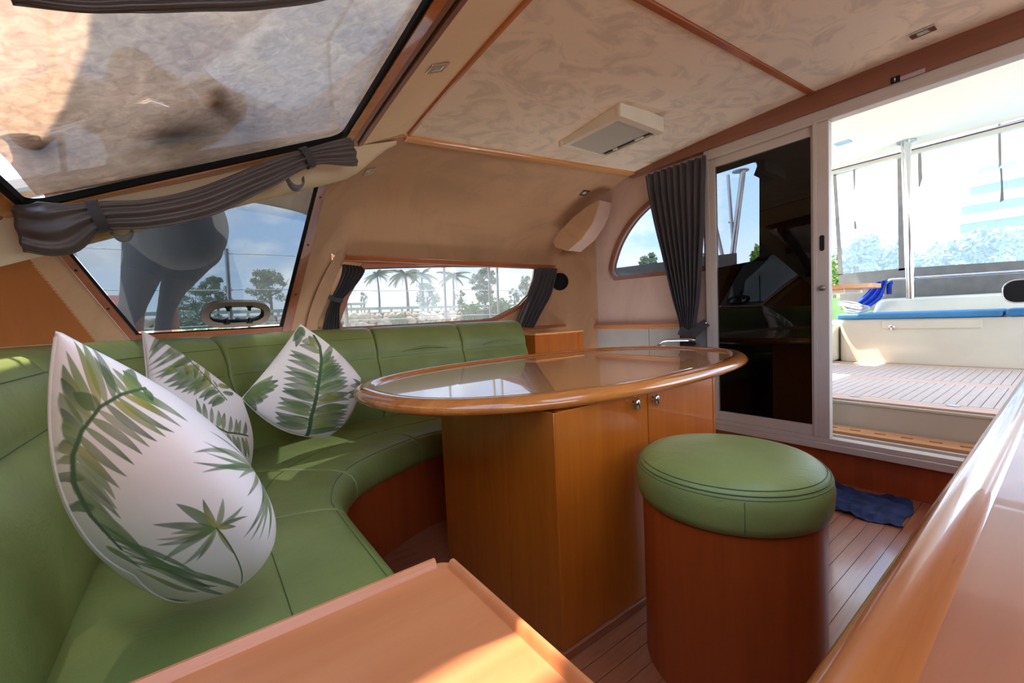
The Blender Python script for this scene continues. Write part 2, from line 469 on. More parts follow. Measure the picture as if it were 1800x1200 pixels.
hw_ = struct('added_hatch', MB().plate(rrect(HX0-0.03, HX1+0.03, HY0-0.03, HY1+0.03, 0.04), [rrect(HX0+0.02, HX1-0.02, HY0+0.02, HY1-0.02, 0.04)], (0, 0, hz_-0.04), (1, 0, 0), (0, 1, 0.0), (0, 0, 0.13)), 'aluminium_white', 'white framed roof hatch added above the galley, unseen, to let daylight in', 'window')
obj('pane', MB().plate(rrect(HX0+0.01, HX1-0.01, HY0+0.01, HY1-0.01, 0.04), [], (0, 0, hz_+0.06), (1, 0, 0), (0, 1, 0), (0, 0, 0.008)), 'glass_added_hatch', hw_)
rows = [[(x, y, lerp(zw(0.70, y), zc(0.97, y), (x-0.70)/0.27)) for y in np.linspace(-1.9, 2.16, 20)] for x in np.linspace(0.695, 0.985, 5)]
obj('front_header', MB().sheet(rows, (0, 0, 0.05)), 'header_suede', ce, sm='auto')
def strip(x0, x1, y0, y1, d0, d1, n=24):
    a = MB(); N = n
    if x1-x0 > y1-y0:
        rw = [[(x, y0, zc(x, y0)-d0), (x, y1, zc(x, y1)-d0), (x, y1, zc(x, y1)-d1), (x, y0, zc(x, y0)-d1)] for x in np.linspace(x0, x1, N)]
    else:
        rw = [[(x0, y, zc(x0, y)-d0), (x1, y, zc(x1, y)-d0), (x1, y, zc(x1, y)-d1), (x0, y, zc(x0, y)-d1)] for y in np.linspace(y0, y1, N)]
    return a.grid(rw, closed=True, cap=True)
struct('trim_1', strip(0.965, 2.94, 2.165, 2.215, -0.01, 0.028), 'maple_along', 'long honey wood strip along the side edge of the ceiling', 'trim', bev=0.006)
struct('trim_2', strip(0.985, 2.93, 0.93, 0.96, -0.005, 0.02), 'trim_wood', 'thin wood strip between the two ceiling panels', 'trim', bev=0.003)
struct('trim_3', strip(0.968, 0.984, -0.5, 2.17, -0.005, 0.016), 'maple_across', 'narrow wood bead at the front edge of the ceiling panel', 'trim', bev=0.003)
hb = MB().grid([[(2.90, y, zc(2.9, y)+0.0), (2.95, y, zc(2.95, y)), (2.95, y, 2.145), (2.90, y, 2.145)] for y in np.linspace(2.22, -1.9, 30)], closed=True, cap=True)
struct('trim_4', hb, 'trim_wood_across', 'dark wood header beam above the sliding door', 'trim', bev=0.004)

# aft wall
def yz(*q): return [(p.y, p.z) for p in (U(x, y, 'X', DX) for x, y in q)]
arch_px = [(1083, 487), (1076, 474), (1079, 455), (1090, 425), (1108, 395), (1130, 370), (1160, 346), (1200, 326), (1251, 310), (1256, 466), (1200, 474)]
_a = spline([(x, y, 0) for x, y in arch_px[:9]], 34)
arch = yz(*([(p.x, p.y) for p in _a]+arch_px[9:]))
arch = [(max(y, 1.615), z) for y, z in arch]
wa = MB().plate([(1.60, -0.02), (2.66, -0.02), (2.66, 2.165), (2.2, 2.2), (1.6, 2.26)], [arch], (DX, 0, 0), (0, 1, 0), (0, 0, 1), (0.06, 0, 0))
wa.box(DX, DX+0.06, -0.75, 1.60, -0.02, 0.20).box(DX, DX+0.06, -0.75, 1.60, 2.146, 2.28).box(DX, DX+0.06, -1.9, -0.75, -0.02, 2.15)
wall_aft = struct('wall_aft', wa, 'aft_suede', 'pinkish suede aft bulkhead with an arched window beside the door', 'wall')
obj('lower_panel', MB().box(DX-0.012, DX, 1.60, 2.10, 0.25, 0.915), 'grey_panel', wall_aft, bev=0.002)
obj('lower_panel', MB().box(DX-0.012, DX, 2.103, 2.66, 0.25, 0.915), 'grey_panel', wall_aft, bev=0.002)
obj('kick_board', MB().box(DX-0.006, DX, -0.75, 1.60, 0.0, 0.19), 'fascia_wood', wall_aft)
struct('trim_5', MB().box(DX-0.035, DX, 1.58, 2.68, 0.917, 0.952), 'maple_across', 'horizontal wood rail on the aft bulkhead beneath the arched window', 'trim', bev=0.004)
def offset_loop(pts, d):
    n = len(pts); out_ = []
    area = sum(pts[i][0]*pts[(i+1) % n][1]-pts[(i+1) % n][0]*pts[i][1] for i in range(n))
    sgn = 1 if area > 0 else -1
    for i in range(n):
        p = Vector(pts[i]); a = (p-Vector(pts[i-1])).normalized(); b = (Vector(pts[(i+1) % n])-p).normalized()
        na = Vector((a.y, -a.x))*sgn; nb = Vector((b.y, -b.x))*sgn
        q = (na+nb); q = q/max(0.35, q.length_squared)*2
        out_.append(tuple(p+q*d))
    return out_
win2 = struct('window_2', MB().plate(offset_loop(arch, 0.028), [offset_loop(arch, -0.004)], (DX-0.014, 0, 0), (0, 1, 0), (0, 0, 1), (0.02, 0, 0)), 'trim_wood_across', 'arched window with a copper brown wood frame beside the dark curtain', 'window', bev=0.004)
obj('pane', MB().plate(offset_loop(arch, 0.0), [], (DX+0.03, 0, 0), (0, 1, 0), (0, 0, 1), (0.006, 0, 0)), 'glass_clear', win2)

# side wall, corner and upper panel
win_px = [(600, 577), (596, 565), (612, 520), (636, 478), (641, 471), (700, 469), (800, 467), (944, 469), (940, 490), (930, 518), (912, 537), (868, 560), (845, 563), (700, 572)]
wside = [(p.x, p.z) for p in (U(x, y, 'Y', WY) for x, y in win_px)]
ws = MB().plate([(0.60, -0.02), (2.62, -0.02), (2.62, 1.53), (0.60, 1.53)], [wside], (0, WY, 0), (1, 0, 0), (0, 0, 1), (0, 0.05, 0))
wall_port = struct('wall_port', ws, 'side_suede', 'beige suede side wall that curves up to the ceiling above the long window', 'wall')
cor = [[(2.60+0.35*math.sin(a), 2.65+0.35*math.cos(a), z) for a in np.linspace(0, math.pi/2, 12)] for z in (-0.02, 0.7, 1.5, 2.12)]
obj('corner_panel', MB().sheet(cor, lambda i, j: Vector((math.sin(j/11*math.pi/2), math.cos(j/11*math.pi/2), 0))*0.05), 'side_suede', wall_port, sm='auto')
outw = lambda i, j: Vector((0, 0.04, 0.03))
up_rows = []
for i in range(21):
    v = i/20*1.03
    xs = np.linspace(0.70, 2.95, 40)
    up_rows.append([S(x, min(v, 1)) for x in xs])
obj('upper_panel', MB().sheet(up_rows, outw), 'side_suede', wall_port, sm='auto')
pil = []
for i in range(25):
    v = i/24*2.0
    a = XR(v, 18)
    pil.append([S(x, v) for x in np.linspace(a, 0.705, 12)])
obj('pillar_panel', MB().sheet(pil, outw), 'side_suede', wall_port, sm='auto')
fw = []
for i in range(41):
    v = i/40*2.0
    b = XL(v, -20)
    fw.append([S(x, v) for x in np.linspace(lerp(-0.50, -0.36, (v/2)**1.4), b, 10)])
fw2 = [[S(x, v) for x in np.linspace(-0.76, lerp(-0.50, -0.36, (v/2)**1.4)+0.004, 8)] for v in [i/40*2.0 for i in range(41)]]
obj('forward_glow_panel', MB().sheet(fw2, outw), 'forward_suede', wall_port, sm='auto')  # same side surface, its warm glow painted as an orange area
obj('forward_corner_panel', MB().sheet(fw, outw), 'side_suede', wall_port, sm='auto')

# window trim beam, side window
zt = U(800, 464, 'Y', WY).z
struct('trim_6', MB().grid([[(x, WY-0.065, zt+0.022), (x, WY+0.0, zt+0.03), (x, WY+0.0, zt-0.016), (x, WY-0.045, zt-0.016)] for x in np.linspace(0.80, 2.72, 12)], closed=True, cap=True),
       'trim_wood', 'long wood pelmet beam above the side window', 'trim', bev=0.006)
win1 = struct('window_1', MB().plate(offset_loop(wside, 0.03), [offset_loop(wside, -0.004)], (0, WY-0.014, 0), (1, 0, 0), (0, 0, 1), (0, 0.016, 0)), 'trim_wood', 'long low side window with a wood frame behind the green settee', 'window', bev=0.004)
obj('pane', MB().plate(wside, [], (0, WY+0.02, 0), (1, 0, 0), (0, 0, 1), (0, 0.006, 0)), 'glass_side', win1)
obj('gasket', MB().plate(offset_loop(wside, 0.002), [offset_loop(wside, -0.008)], (0, WY-0.003, 0), (1, 0, 0), (0, 0, 1), (0, 0.022, 0)), 'black_rubber', win1)

# port pane: raked window between the mullion and the coaming
VS = [0.02+i/16*1.90 for i in range(17)]
pane = [[S(x, v) for x in np.linspace(XL(v, -3), XR(v, 3), 12)] for v in VS]
win3 = tag(obj('window_3', MB().sheet([[p+Vector((0, 0.012, 0.012)) for p in r] for r in pane], (0, 0.004, 0.004)), 'glass_port', sm='auto'), 'raked corner window with an oval opening port, person outside behind it', 'window', kind='structure')
def ribbon(line_fn, vs, w, t, lift=0.0):
    """flat strip along the surface: line_fn(v, d) gives x at pixel offset d"""
    rw = []
    for v in vs:
        a, b = S(line_fn(v, w[0]), v), S(line_fn(v, w[1]), v)
        inn = Vector((0, -t, -t))
        rw.append([a+inn*lift, b+inn*lift, b+inn*(1+lift), a+inn*(1+lift)])
    return MB().grid(rw, closed=True, cap=True)
VF = [i/24*2.0 for i in range(25)]
obj('frame_side', ribbon(XR, VF, (5, 21), 0.008), 'trim_wood_up', win3, bev=0.003)
obj('frame_side', ribbon(XL, VF, (-24, -5), 0.008), 'trim_wood_up', win3, bev=0.003)
obj('gasket', ribbon(XR, VF, (-1, 5), 0.005), 'black_rubber', win3)
obj('gasket', ribbon(XL, VF, (-5, 1), 0.005), 'black_rubber', win3)
bot = [[S(x, 1.91)+Vector((0, -0.004, 0)), S(x, 1.93)+Vector((0, -0.004, 0)), S(x, 1.93), S(x, 1.91)] for x in np.linspace(XL(1.92), XR(1.92), 10)]
obj('gasket', MB().grid(bot, closed=True, cap=True), 'black_rubber', win3)
bot = [[S(x, 1.93)+Vector((0, -0.01, 0)), S(x, 2.0)+Vector((0, -0.012, 0)), S(x, 2.0), S(x, 1.93)] for x in np.linspace(XL(1.96, -20), XR(1.96, 18), 10)]
obj('frame_bottom', MB().grid(bot, closed=True, cap=True), 'trim_wood', win3)
for fn, d, ys in ((XR, 13, (345, 433, 513)), (XL, -15, (472, 535))):
    for py in ys:
        v = min(VF, key=lambda q: abs(PJ(S(fn(q, d), q))[1]-py))
        p = S(fn(v, d), v)
        obj('screw', MB().lathe([(0.0005, 0.004), (0.005, 0.003), (0.006, 0)], p+Vector((0, -0.008, -0.008)), 10, (0, -1, -1)), 'caulk', win3)
# sill shelf along the coaming, out to the hull side
sh = []
for x in np.linspace(-0.75, 0.64, 14):
    y = lowy(x)
    sh.append([(x, y-0.0, 1.035), (x, y+0.06, 1.035), (x, y+0.06, -0.02), (x, y, -0.02)])
obj('coaming', MB().grid(sh, closed=True, cap=True), 'side_suede', wall_port)

# forward wall
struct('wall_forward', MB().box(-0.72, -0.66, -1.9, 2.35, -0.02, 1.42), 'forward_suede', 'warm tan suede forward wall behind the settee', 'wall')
# windscreen, pane by pane (three panes, the middle one in the picture)
def wstrip(x0, x1, y0, y1, d0, d1, nx=2, ny=2):
    rw = [[(x, y, zw(x, y)-d0) for y in np.linspace(y0, y1, ny)] for x in np.linspace(x0, x1, nx)]
    return MB().sheet(rw, (0, 0, d0-d1))
XB, XT = -0.408, 0.574
def windscreen(name, y0, y1, label, cut=None):
    w = tag(obj(name, wstrip(XB-0.01, XT+0.01, y0-0.01, y1+0.01, -0.014, -0.008, 2, 12), 'glass_front'), label, 'window', kind='structure')
    for nm, mat, d, lo, hi in (('gasket', 'black_rubber', 0.0, 0.0, 0.016), ('frame', 'rim_wood', 0.006, 0.016, 0.062)):
        loop_o = rrect(XB-hi, XT+hi, y0-hi, y1+hi, 0.05+hi*0.3); loop_i = rrect(XB-lo, XT+lo, y0-lo, y1+lo, 0.05)
        ring = []
        for a, b in zip(loop_i, loop_o):
            ring.append([Vector((a[0], a[1], zw(*a)-0.012-d)), Vector((b[0], b[1], zw(*b)-0.012-d)), Vector((b[0], b[1], zw(*b)+0.01)), Vector((a[0], a[1], zw(*a)+0.01))])
        ring.append(ring[0])
        obj(nm, MB().grid(ring, closed=True), mat, w, bev=0.003 if nm == 'frame' else 0)
    return w
win4 = windscreen('window_4', 1.02, 2.0, 'sloping windscreen pane overhead, covered by a grey mesh sheet outside')
windscreen('window_5', 0.02, 0.90, 'windscreen pane above the chart table, clear of the mesh sheet')
windscreen('window_6', -1.2, -0.10, 'starboard windscreen pane above the galley')
# wooden head rail and aluminium track along the top of the windscreen
struct('trim_7', wstrip(0.636, 0.668, -1.3, 2.10, 0.014, -0.01, 2, 20), 'trim_wood_across', 'wood head rail along the top of the windscreen', 'trim', bev=0.003)
struct('trim_8', wstrip(0.668, 0.682, -1.3, 2.10, 0.006, -0.01, 2, 20), 'brushed_steel', 'narrow metal curtain track along the windscreen head rail', 'trim')
struct('trim_9', wstrip(0.682, 0.708, -1.3, 2.12, 0.018, -0.01, 2, 20), 'trim_wood_across', 'wood bead between the metal track and the beige front header', 'trim', bev=0.003)
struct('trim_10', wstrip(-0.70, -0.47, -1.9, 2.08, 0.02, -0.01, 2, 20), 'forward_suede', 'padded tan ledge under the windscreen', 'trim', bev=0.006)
# mullion: cream padded beam between windscreen and corner window
mu = []
for x in np.linspace(-0.72, 0.92, 30):
    r = ridge(x); q = smooth(0.62, 0.93, x)
    h = lerp(0.15, 0.03, q) if x > 0.62 else lerp(0.17, 0.15, (x+0.72)/1.34)
    w = lerp(0.10, 0.02, q)
    sec = []
    for k in range(13):
        a = math.pi*k/12
        sec.append(Vector((x, r.y+0.022+w*0.55*math.cos(a), r.z-h*0.55-h*0.45*math.sin(a))))
    sec.append(Vector((x, r.y+0.022-w*0.55, r.z-0.012))); sec.append(Vector((x, r.y+0.022+w*0.55, r.z-0.012)))
    mu.append(sec)
struct('trim_11', MB().grid(mu, closed=True, cap=True), 'cream_vinyl', 'cream padded mullion beam between windscreen and corner window', 'trim', sm='auto')
# roof skin outside so that no light leaks in over the ridge
rk = [[ridge(x)+Vector((0, d, 0.03+h)) for d, h in ((0.0, 0.03), (0.04, 0.03), (0.09, 0.02))] for x in np.linspace(-0.72, 2.95, 30)]
struct('trim_12', MB().sheet(rk, (0, 0, 0.03)), 'gelcoat', 'white outer roof edge above the side wall', 'roof')
# padded cover on the pillar
pc = []
for i in range(25):
    t = i/24; py = lerp(580, 385, t)
    xr = lerp(558, 616, t**1.15); xl = lerp(538, 602, t**1.5)
    if t > 0.85: xl = lerp(xl, xr-3, ((t-0.85)/0.15)**1.6)
    v = lerp(1.98, 0.84, t)
    def fx(px):
        lo, hi = 0.2, 1.6
        for _ in range(30):
            mid = (lo+hi)/2
            if PJ(S(mid, v))[0] < px: lo = mid
            else: hi = mid
        return S(lo, v)
    a, b = fx(xl), fx(xr)
    th = 0.045*(1-smooth(0.75, 1, t)*0.85)
    n_ = Vector((-0.25, -0.8, -0.5)).normalized()
    a = a-n_*0.012; b = b-n_*0.012; pc.append([a, a+n_*th*0.75, a.lerp(b, 0.3)+n_*th, a.lerp(b, 0.7)+n_*th, b+n_*th*0.6, b])
obj('pillar_cover', MB().grid(pc, cap=True, closed=True), 'side_suede', wall_port, sm='auto', ang=60)

# starboard wall (out of the picture), its window opening sized to let light in
stw = struct('wall_starboard', MB().plate([(-0.72, -0.02), (3.0, -0.02), (3.0, 2.2), (0.97, 2.08), (-0.72, 1.5)], [[(-0.5, 1.05), (1.7, 1.05), (1.7, 1.95), (0.95, 1.92), (-0.5, 1.42)]], (0, -1.9, 0), (1, 0, 0), (0, 0, 1), (0, -0.05, 0)), 'side_suede', 'suede starboard wall with a long unseen window sized to let light in', 'wall')
# ------------------------------------------------------------------ settee
PAIRS = [((0.345, 0.64), (-0.25, 0.64)), ((0.345, 1.00), (-0.25, 1.00)), ((0.345, 1.36), (-0.25, 1.46)), ((0.36, 1.48), (-0.235, 1.76)),
         ((0.43, 1.65), (-0.14, 2.07)), ((0.565, 1.79), (0.10, 2.34)), ((0.84, 1.93), (0.55, 2.53)), ((1.02, 1.955), (0.95, 2.57)),
         ((1.45, 1.96), (1.45, 2.58)), ((2.08, 1.96), (2.08, 2.58))]
NP = 181
FP = spline([(a[0], a[1], 0) for a, b in PAIRS], NP); BP = spline([(b[0], b[1], 0) for a, b in PAIRS], NP)
def FB(t):
    k = t/(len(PAIRS)-1)*(NP-1); i = min(int(k), NP-2); u = k-i
    return FP[i].lerp(FP[i+1], u), BP[i].lerp(BP[i+1], u)
settee = thing('settee', (0.0, 1.6, 0.0), 'curved green leather settee wrapping the corner behind the oval table', 'settee')
seat_prof = [(-0.05, 0.345), (-0.05, 0.47), (0.06, 0.476), (0.2, 0.482), (0.4, 0.49), (0.6, 0.492), (0.8, 0.489), (0.88, 0.485), (0.94, 0.475), (0.975, 0.460),
             (0.994, 0.436), (1.0, 0.41), (0.995, 0.375), (0.975, 0.350), (0.94, 0.342)]
def ends(n, k=5):
    """section scales: rounded at both ends"""
    out_ = []
    for i in range(n):
        d = min(i, n-1-i)
        out_.append([0.93, 0.972, 0.988, 0.996, 1.0][d] if d < k else 1.0)
    return out_
def tvals(t0, t1, n, gap):
    f = [0, 0.006, 0.016, 0.035, 0.07]
    m_ = [lerp(0.07, 0.93, i/(n-1)) for i in range(n)]
    u = f[:-1]+m_+[1-x for x in f[::-1]][1:]
    return [lerp(t0+gap, t1-gap, x) for x in u]
def seat(t0, t1, n=24):
    ts = tvals(t0, t1, n, 0.004); sc = ends(len(ts)); rows = []
    for t, s in zip(ts, sc):
        f, b = FB(t); row = []
        for e, z in seat_prof:
            p = b.lerp(f, 0.5+(e-0.5)*lerp(1, s, 0.3)); row.append((p.x, p.y, 0.40+(z-0.40)*s if z > 0.4 else z))
        rows.append(row)
    return MB().grid(rows, closed=True, cap=True)
def seam_line(fn, r=0.0014): return MB().tube(fn, r, 5)
def seat_pt(t, e, dz=0.0):
    f, b = FB(t); p = b.lerp(f, e)
    for (e0, z0), (e1, z1) in zip(seat_prof[1:], seat_prof[2:]):
        if e0 <= e <= e1: z = lerp(z0, z1, (e-e0)/(e1-e0)); break
    return Vector((p.x, p.y, z+dz))
for t0, t1, n in ((0, 2.1, 18), (2.1, 4.25, 24), (4.25, 6.0, 20), (6.0, 7.55, 16), (7.55, 9.0, 16)):
    sc_ = obj('seat_cushion', seat(t0, t1, n), 'green_leather', settee, sm='auto', ang=70)
    for e in (0.60, 0.93):
        obj('seam', seam_line([seat_pt(lerp(t0+0.07, t1-0.07, i/24), e, 0.0006) for i in range(25)]), 'seam_green', sc_)
    for tt in (t0+0.05, t1-0.05):
        obj('seam', seam_line([seat_pt(tt, 0.1+0.85*i/16, -0.004) for i in range(17)], 0.0014), 'seam_green', sc_)
back_prof = [(0.03, 0.40), (0.0, 0.46), (-0.006, 0.55), (0.0, 0.66), (0.016, 0.75), (0.04, 0.815), (0.054, 0.838), (0.050, 0.862), (0.056, 0.91), (0.078, 0.965), (0.102, 1.002),
             (0.135, 1.024), (0.18, 1.032), (0.225, 1.022), (0.255, 0.99), (0.262, 0.93), (0.262, 0.40)]
def bnorm(t):
    f, b = FB(t); f2, b2 = FB(min(9, t+0.03)); f1, b1 = FB(max(0, t-0.03))
    tn = (b2-b1).normalized(); return Vector((-tn.y, tn.x, 0))
def back(t0, t1, n=20):
    ts = tvals(t0, t1, n, 0.003); sc = ends(len(ts)); rows = []
    for t, s in zip(ts, sc):
        f, b = FB(t); nn = bnorm(t)
        if nn.dot(b-f) < 0: nn = -nn
        rows.append([b+nn*(0.13+(d-0.13)*s)+Vector((0, 0, 0.5+(z-0.5)*(s if z > 0.9 else 1))) for d, z in back_prof])
    return MB().grid(rows, closed=True, cap=True)
def back_pt(t, k, off=0.001):
    f, b = FB(t); nn = bnorm(t)
    if nn.dot(b-f) < 0: nn = -nn
    d, z = back_prof[k]; return b+nn*(d-off)+Vector((0, 0, z+off))
def t_at_ratio(rt):
    lo, hi = 3.0, 9.0
    for _ in range(40):
        mid = (lo+hi)/2; p = back_pt(mid, 10)
        if p.x/p.y < rt: lo = mid
        else: hi = mid
    return lo
rat = lambda px: (lambda d: d.x/d.y)(ray(px, 580))
tb = [0.0, 2.5, t_at_ratio(rat(385)), t_at_ratio(rat(656)), t_at_ratio(rat(806)), t_at_ratio(rat(934))]
for k in range(5):
    bc = obj('back_cushion', back(tb[k], tb[k+1], 24), 'green_leather', settee, sm='auto', ang=70)
    a, b = tb[k]+0.05, tb[k+1]-0.05
    for kk in (6, 9):
        if kk == 9 and k > 2: continue
        obj('seam', seam_line([back_pt(lerp(a, b, i/30), kk) for i in range(31)], 0.0013), 'seam_green', bc)
    if k >= 3:   # pinched crease of the pulled-in upper part
        mid = lerp(a, b, 0.55)
        obj('crease', MB().tube([back_pt(lerp(lerp(a, b, 0.28), lerp(a, b, 0.85), i/14), 7, 0.004)+Vector((0, 0, 0.018*math.sin(math.pi*i/14))) for i in range(15)], lambda u: 0.001+0.008*math.sin(math.pi*u), 8), 'green_leather', bc, sm=True)
T9 = tb[5]
base = []
for i in range(61):
    f, b = FB(9.0*i/60); p = b.lerp(f, 0.945); q = b.lerp(f, 0.90)
    base.append([(p.x, p.y, 0.345), (p.x, p.y, 0.0), (q.x, q.y, 0.0), (q.x, q.y, 0.345)])
obj('base', MB().grid(base, closed=True, cap=True), 'fascia_wood', settee, sm='auto')

# ------------------------------------------------------------------ oval table
TC, TA, TB, TN, TH = Vector((1.50, 1.497)), 1.066, 0.628, 2.5, 0.055
def outline(ins, n=120):
    pts = []
    for k in range(n):
        a = 2*math.pi*k/n; c, s = math.cos(a), math.sin(a)
        x = (TA-ins)*math.copysign(abs(c)**(2/TN), c); y = (TB-ins)*math.copysign(abs(s)**(2/TN), s)
        pts.append((TC.x+x*math.cos(TH)-y*math.sin(TH), TC.y+x*math.sin(TH)+y*math.cos(TH)))
    return pts
table = thing('oval_table', (TC.x, TC.y, 0.765), 'glossy oval wooden tabletop with a raised rim, over the wood island', 'table')
tz = 0.81
prof = [(0.085, tz-0.008), (0.078, tz-0.006), (0.070, tz+0.002), (0.062, tz+0.006), (0.034, tz+0.006), (0.014, tz-0.002), (0.003, tz-0.014), (0.0, tz-0.024), (0.006, tz-0.036), (0.025, tz-0.044), (0.085, tz-0.046)]
obj('rim', MB().grid([[(x, y, z) for x, y in outline(i)] for i, z in prof], closed=True), 'rim_wood', table, sm='auto', ang=50)
obj('panel', MB().grid([[(x, y, z) for x, y in outline(i)] for i, z in ((0.084, tz-0.046), (0.084, tz-0.008))], closed=True, cap=True), 'maple_along', table)
# groove line where rim meets panel
obj('inlay', MB().grid([[(x, y, z) for x, y in outline(i)] for i, z in ((0.087, tz-0.0078), (0.083, tz-0.0072), (0.079, tz-0.0060))], closed=True), 'trim_wood', table)

# ------------------------------------------------------------------ island cabinet under the table
IX0, IX1, IY0, IY1, IZ = 0.82, 1.737, 0.923, 1.66, 0.764
isl = thing('island_cabinet', (1.28, 1.29, 0), 'honey wood island cabinet with two doors under the oval table', 'cabinet')
obj('carcass', MB().box(IX0+0.012, IX1-0.012, IY0+0.02, IY1-0.01, 0.0, IZ), 'maple', isl)
yj = U(892, 800, 'X', IX0).y
def curved(y0, y1, bul, z0, z1):
    ys = np.linspace(y0, y1, 9)
    return MB().sheet([[(IX0-bul*math.sin(math.pi*(y-IY0)/(IY1-IY0)), y, z) for y in ys] for z in (z0, z1)], (0.02, 0, 0))
obj('side_panel', curved(yj+0.0015, IY1, 0.01, 0.03, IZ), 'maple', isl, sm='auto', bev=0.0015)
obj('side_panel', curved(IY0+0.001, yj-0.0015, 0.01, 0.03, IZ), 'maple', isl, sm='auto', bev=0.0015)
xd = U(1139, 720, 'Y', IY0).x; xe = U(1253, 700, 'Y', IY0).x
for x0, x1, kx in ((IX0+0.003, xd-0.002, xd-0.062), (xd+0.002, xe-0.002, xd+0.062)):
    d = obj('door', MB().box(x0, x1, IY0, IY0+0.02, 0.03, IZ), 'maple', isl, bev=0.002)
    px = 1122 if kx < xd else 1156; py = 711 if kx < xd else 703
    kp = U(px, py, 'Y', IY0-0.02)
    kb = MB().lathe([(0.008, 0), (0.006, 0.004), (0.006, 0.012), (0.011, 0.014), (0.0125, 0.018), (0.011, 0.022), (0.006, 0.024)], (0, 0, 0), 20, (0, -1, 0))
    kb.v = [(x+kp.x, y+IY0, z*1.7+kp.z) for x, y, z in kb.v]
    obj('knob', kb, 'chrome', d, sm='auto', ang=50)
obj('edge_strip', MB().box(xe, IX1, IY0-0.001, IY0+0.02, 0.0, IZ), 'maple', isl, bev=0.002)
obj('end_panel', MB().box(IX1-0.014, IX1, IY0+0.02, IY1, 0.0, IZ), 'maple', isl, bev=0.002)
obj('plinth', MB().box(IX0-0.004, IX1, IY0-0.010, IY1, 0.0, 0.028), 'floor_teak', isl, bev=0.003)

# ------------------------------------------------------------------ round stool
SC, SR, ST = (1.223, 0.618), 0.254, 0.63
stool = thing('round_stool', (SC[0], SC[1], 0), 'round stool with a green leather seat on a drum of reddish wood', 'stool')
obj('drum', MB().lathe([(SR-0.014, 0.0), (SR-0.014, 0.02), (SR-0.014, ST-0.13)], (SC[0], SC[1], 0), 64), 'fascia_wood', stool, sm='auto')
cp = [(SR-0.02, ST-0.140), (SR-0.006, ST-0.132), (SR, ST-0.11), (SR+0.003, ST-0.07), (SR-0.001, ST-0.042), (SR-0.007, ST-0.032), (SR-0.012, ST-0.024), (SR-0.03, ST-0.010), (SR-0.06, ST-0.002), (SR-0.11, ST+0.003), (0.06, ST+0.006), (0.001, ST+0.006)]
cu = obj('seat_cushion', MB().lathe(cp, (SC[0], SC[1], 0), 72), 'green_leather', stool, sm='auto', ang=60)
circ = lambda r, z, n=72: [(SC[0]+r*math.cos(2*math.pi*k/n), SC[1]+r*math.sin(2*math.pi*k/n), z) for k in range(n)]
obj('seam', MB().tube(circ(SR-0.0065, ST-0.0315), 0.0022, 5, closed=True), 'seam_green', cu)
obj('seam', MB().tube(circ(SR-0.0018, ST-0.040), 0.0013, 5, closed=True), 'seam_green', cu)
obj('seam', MB().tube(circ(SR-0.0145, ST-0.0205), 0.0013, 5, closed=True), 'seam_green', cu)
for ph in (215, 35):
    a = R(ph); obj('seam', MB().tube([(SC[0]+r*math.cos(a), SC[1]+r*math.sin(a), z) for r, z in ((SR-0.001, ST-0.045), (SR+0.0025, ST-0.07), (SR+0.001, ST-0.105), (SR-0.004, ST-0.128))], 0.0013, 5), 'seam_green', cu)

# ------------------------------------------------------------------ chart table in the foreground
NX, NY, NZ = 0.297, 0.604, 0.668
nav = thing('chart_table', (0.0, 0.3, 0.0), 'low orange wood chart table with raised edges in the foreground', 'table')
top = roundpoly([(-0.56, 0.10), (NX, 0.10), (NX, NY), (-0.56, NY)], [0.01, 0.01, 0.035, 0.01], 6)
obj('tabletop', MB().plate(top, [], (0, 0, NZ-0.03), (1, 0, 0), (0, 1, 0), (0, 0, 0.03)), 'orange_wood', nav, bev=0.003)
rp = [(0, 0.0), (0, 0.008), (0.002, 0.011), (0.007, 0.0115), (0.010, 0.009), (0.012, 0.003), (0.014, 0.0)]
obj('raised_edge', MB().grid([[(x, NY-a, NZ+b) for a, b in rp] for x in (-0.56, NX-0.038, NX-0.026)], closed=True, cap=True), 'orange_wood', nav, sm='auto')
obj('raised_edge', MB().grid([[(NX-a, y, NZ+b) for a, b in rp] for y in (0.10, NY-0.036, NY-0.024)], closed=True, cap=True), 'orange_wood', nav, sm='auto')
obj('desk_body', MB().box(-0.55, NX-0.02, 0.11, NY-0.02, 0.0, NZ-0.03), 'fascia_wood', nav, bev=0.004)

# ------------------------------------------------------------------ galley counter with its fiddle rail
GZ = 0.85
gal = thing('galley_counter', (1.3, -0.3, 0.0), 'glossy galley worktop with a rounded wood rail, near the right edge', 'counter')
s_ = (1.05-GZ)/0.15*1.0
yo, yr, yi = 0.067*s_, 0.058*s_, 0.0445*s_
gp = [(yo-0.012, 0.0), (yo-0.012, GZ-0.05), (yo, GZ-0.045), (yo, GZ-0.014), (yo-0.003, GZ-0.006), (yr+0.004, GZ-0.001), (yr, GZ), (yr-0.005, GZ-0.0005), (yi+0.004, GZ-0.006), (yi, GZ-0.014), (yi-0.004, GZ-0.020), (yi-0.008, GZ-0.022), (yi-0.03, GZ-0.03), (yi-0.03, 0.0)]
obj('fiddle_rail', MB().grid([[(x, y, z) for y, z in gp] for x in (0.02, 0.8, 1.6, 2.45)], closed=True, cap=True), 'rail_wood', gal, sm='auto', ang=50)
obj('worktop', MB().box(0.02, 2.45, -0.62, yi-0.006, GZ-0.05, GZ-0.021), 'varnish_gloss', gal)
obj('cupboard', MB().box(0.12, 2.44, -0.60, yi-0.03, 0.0, GZ-0.05), 'fascia_wood', gal)

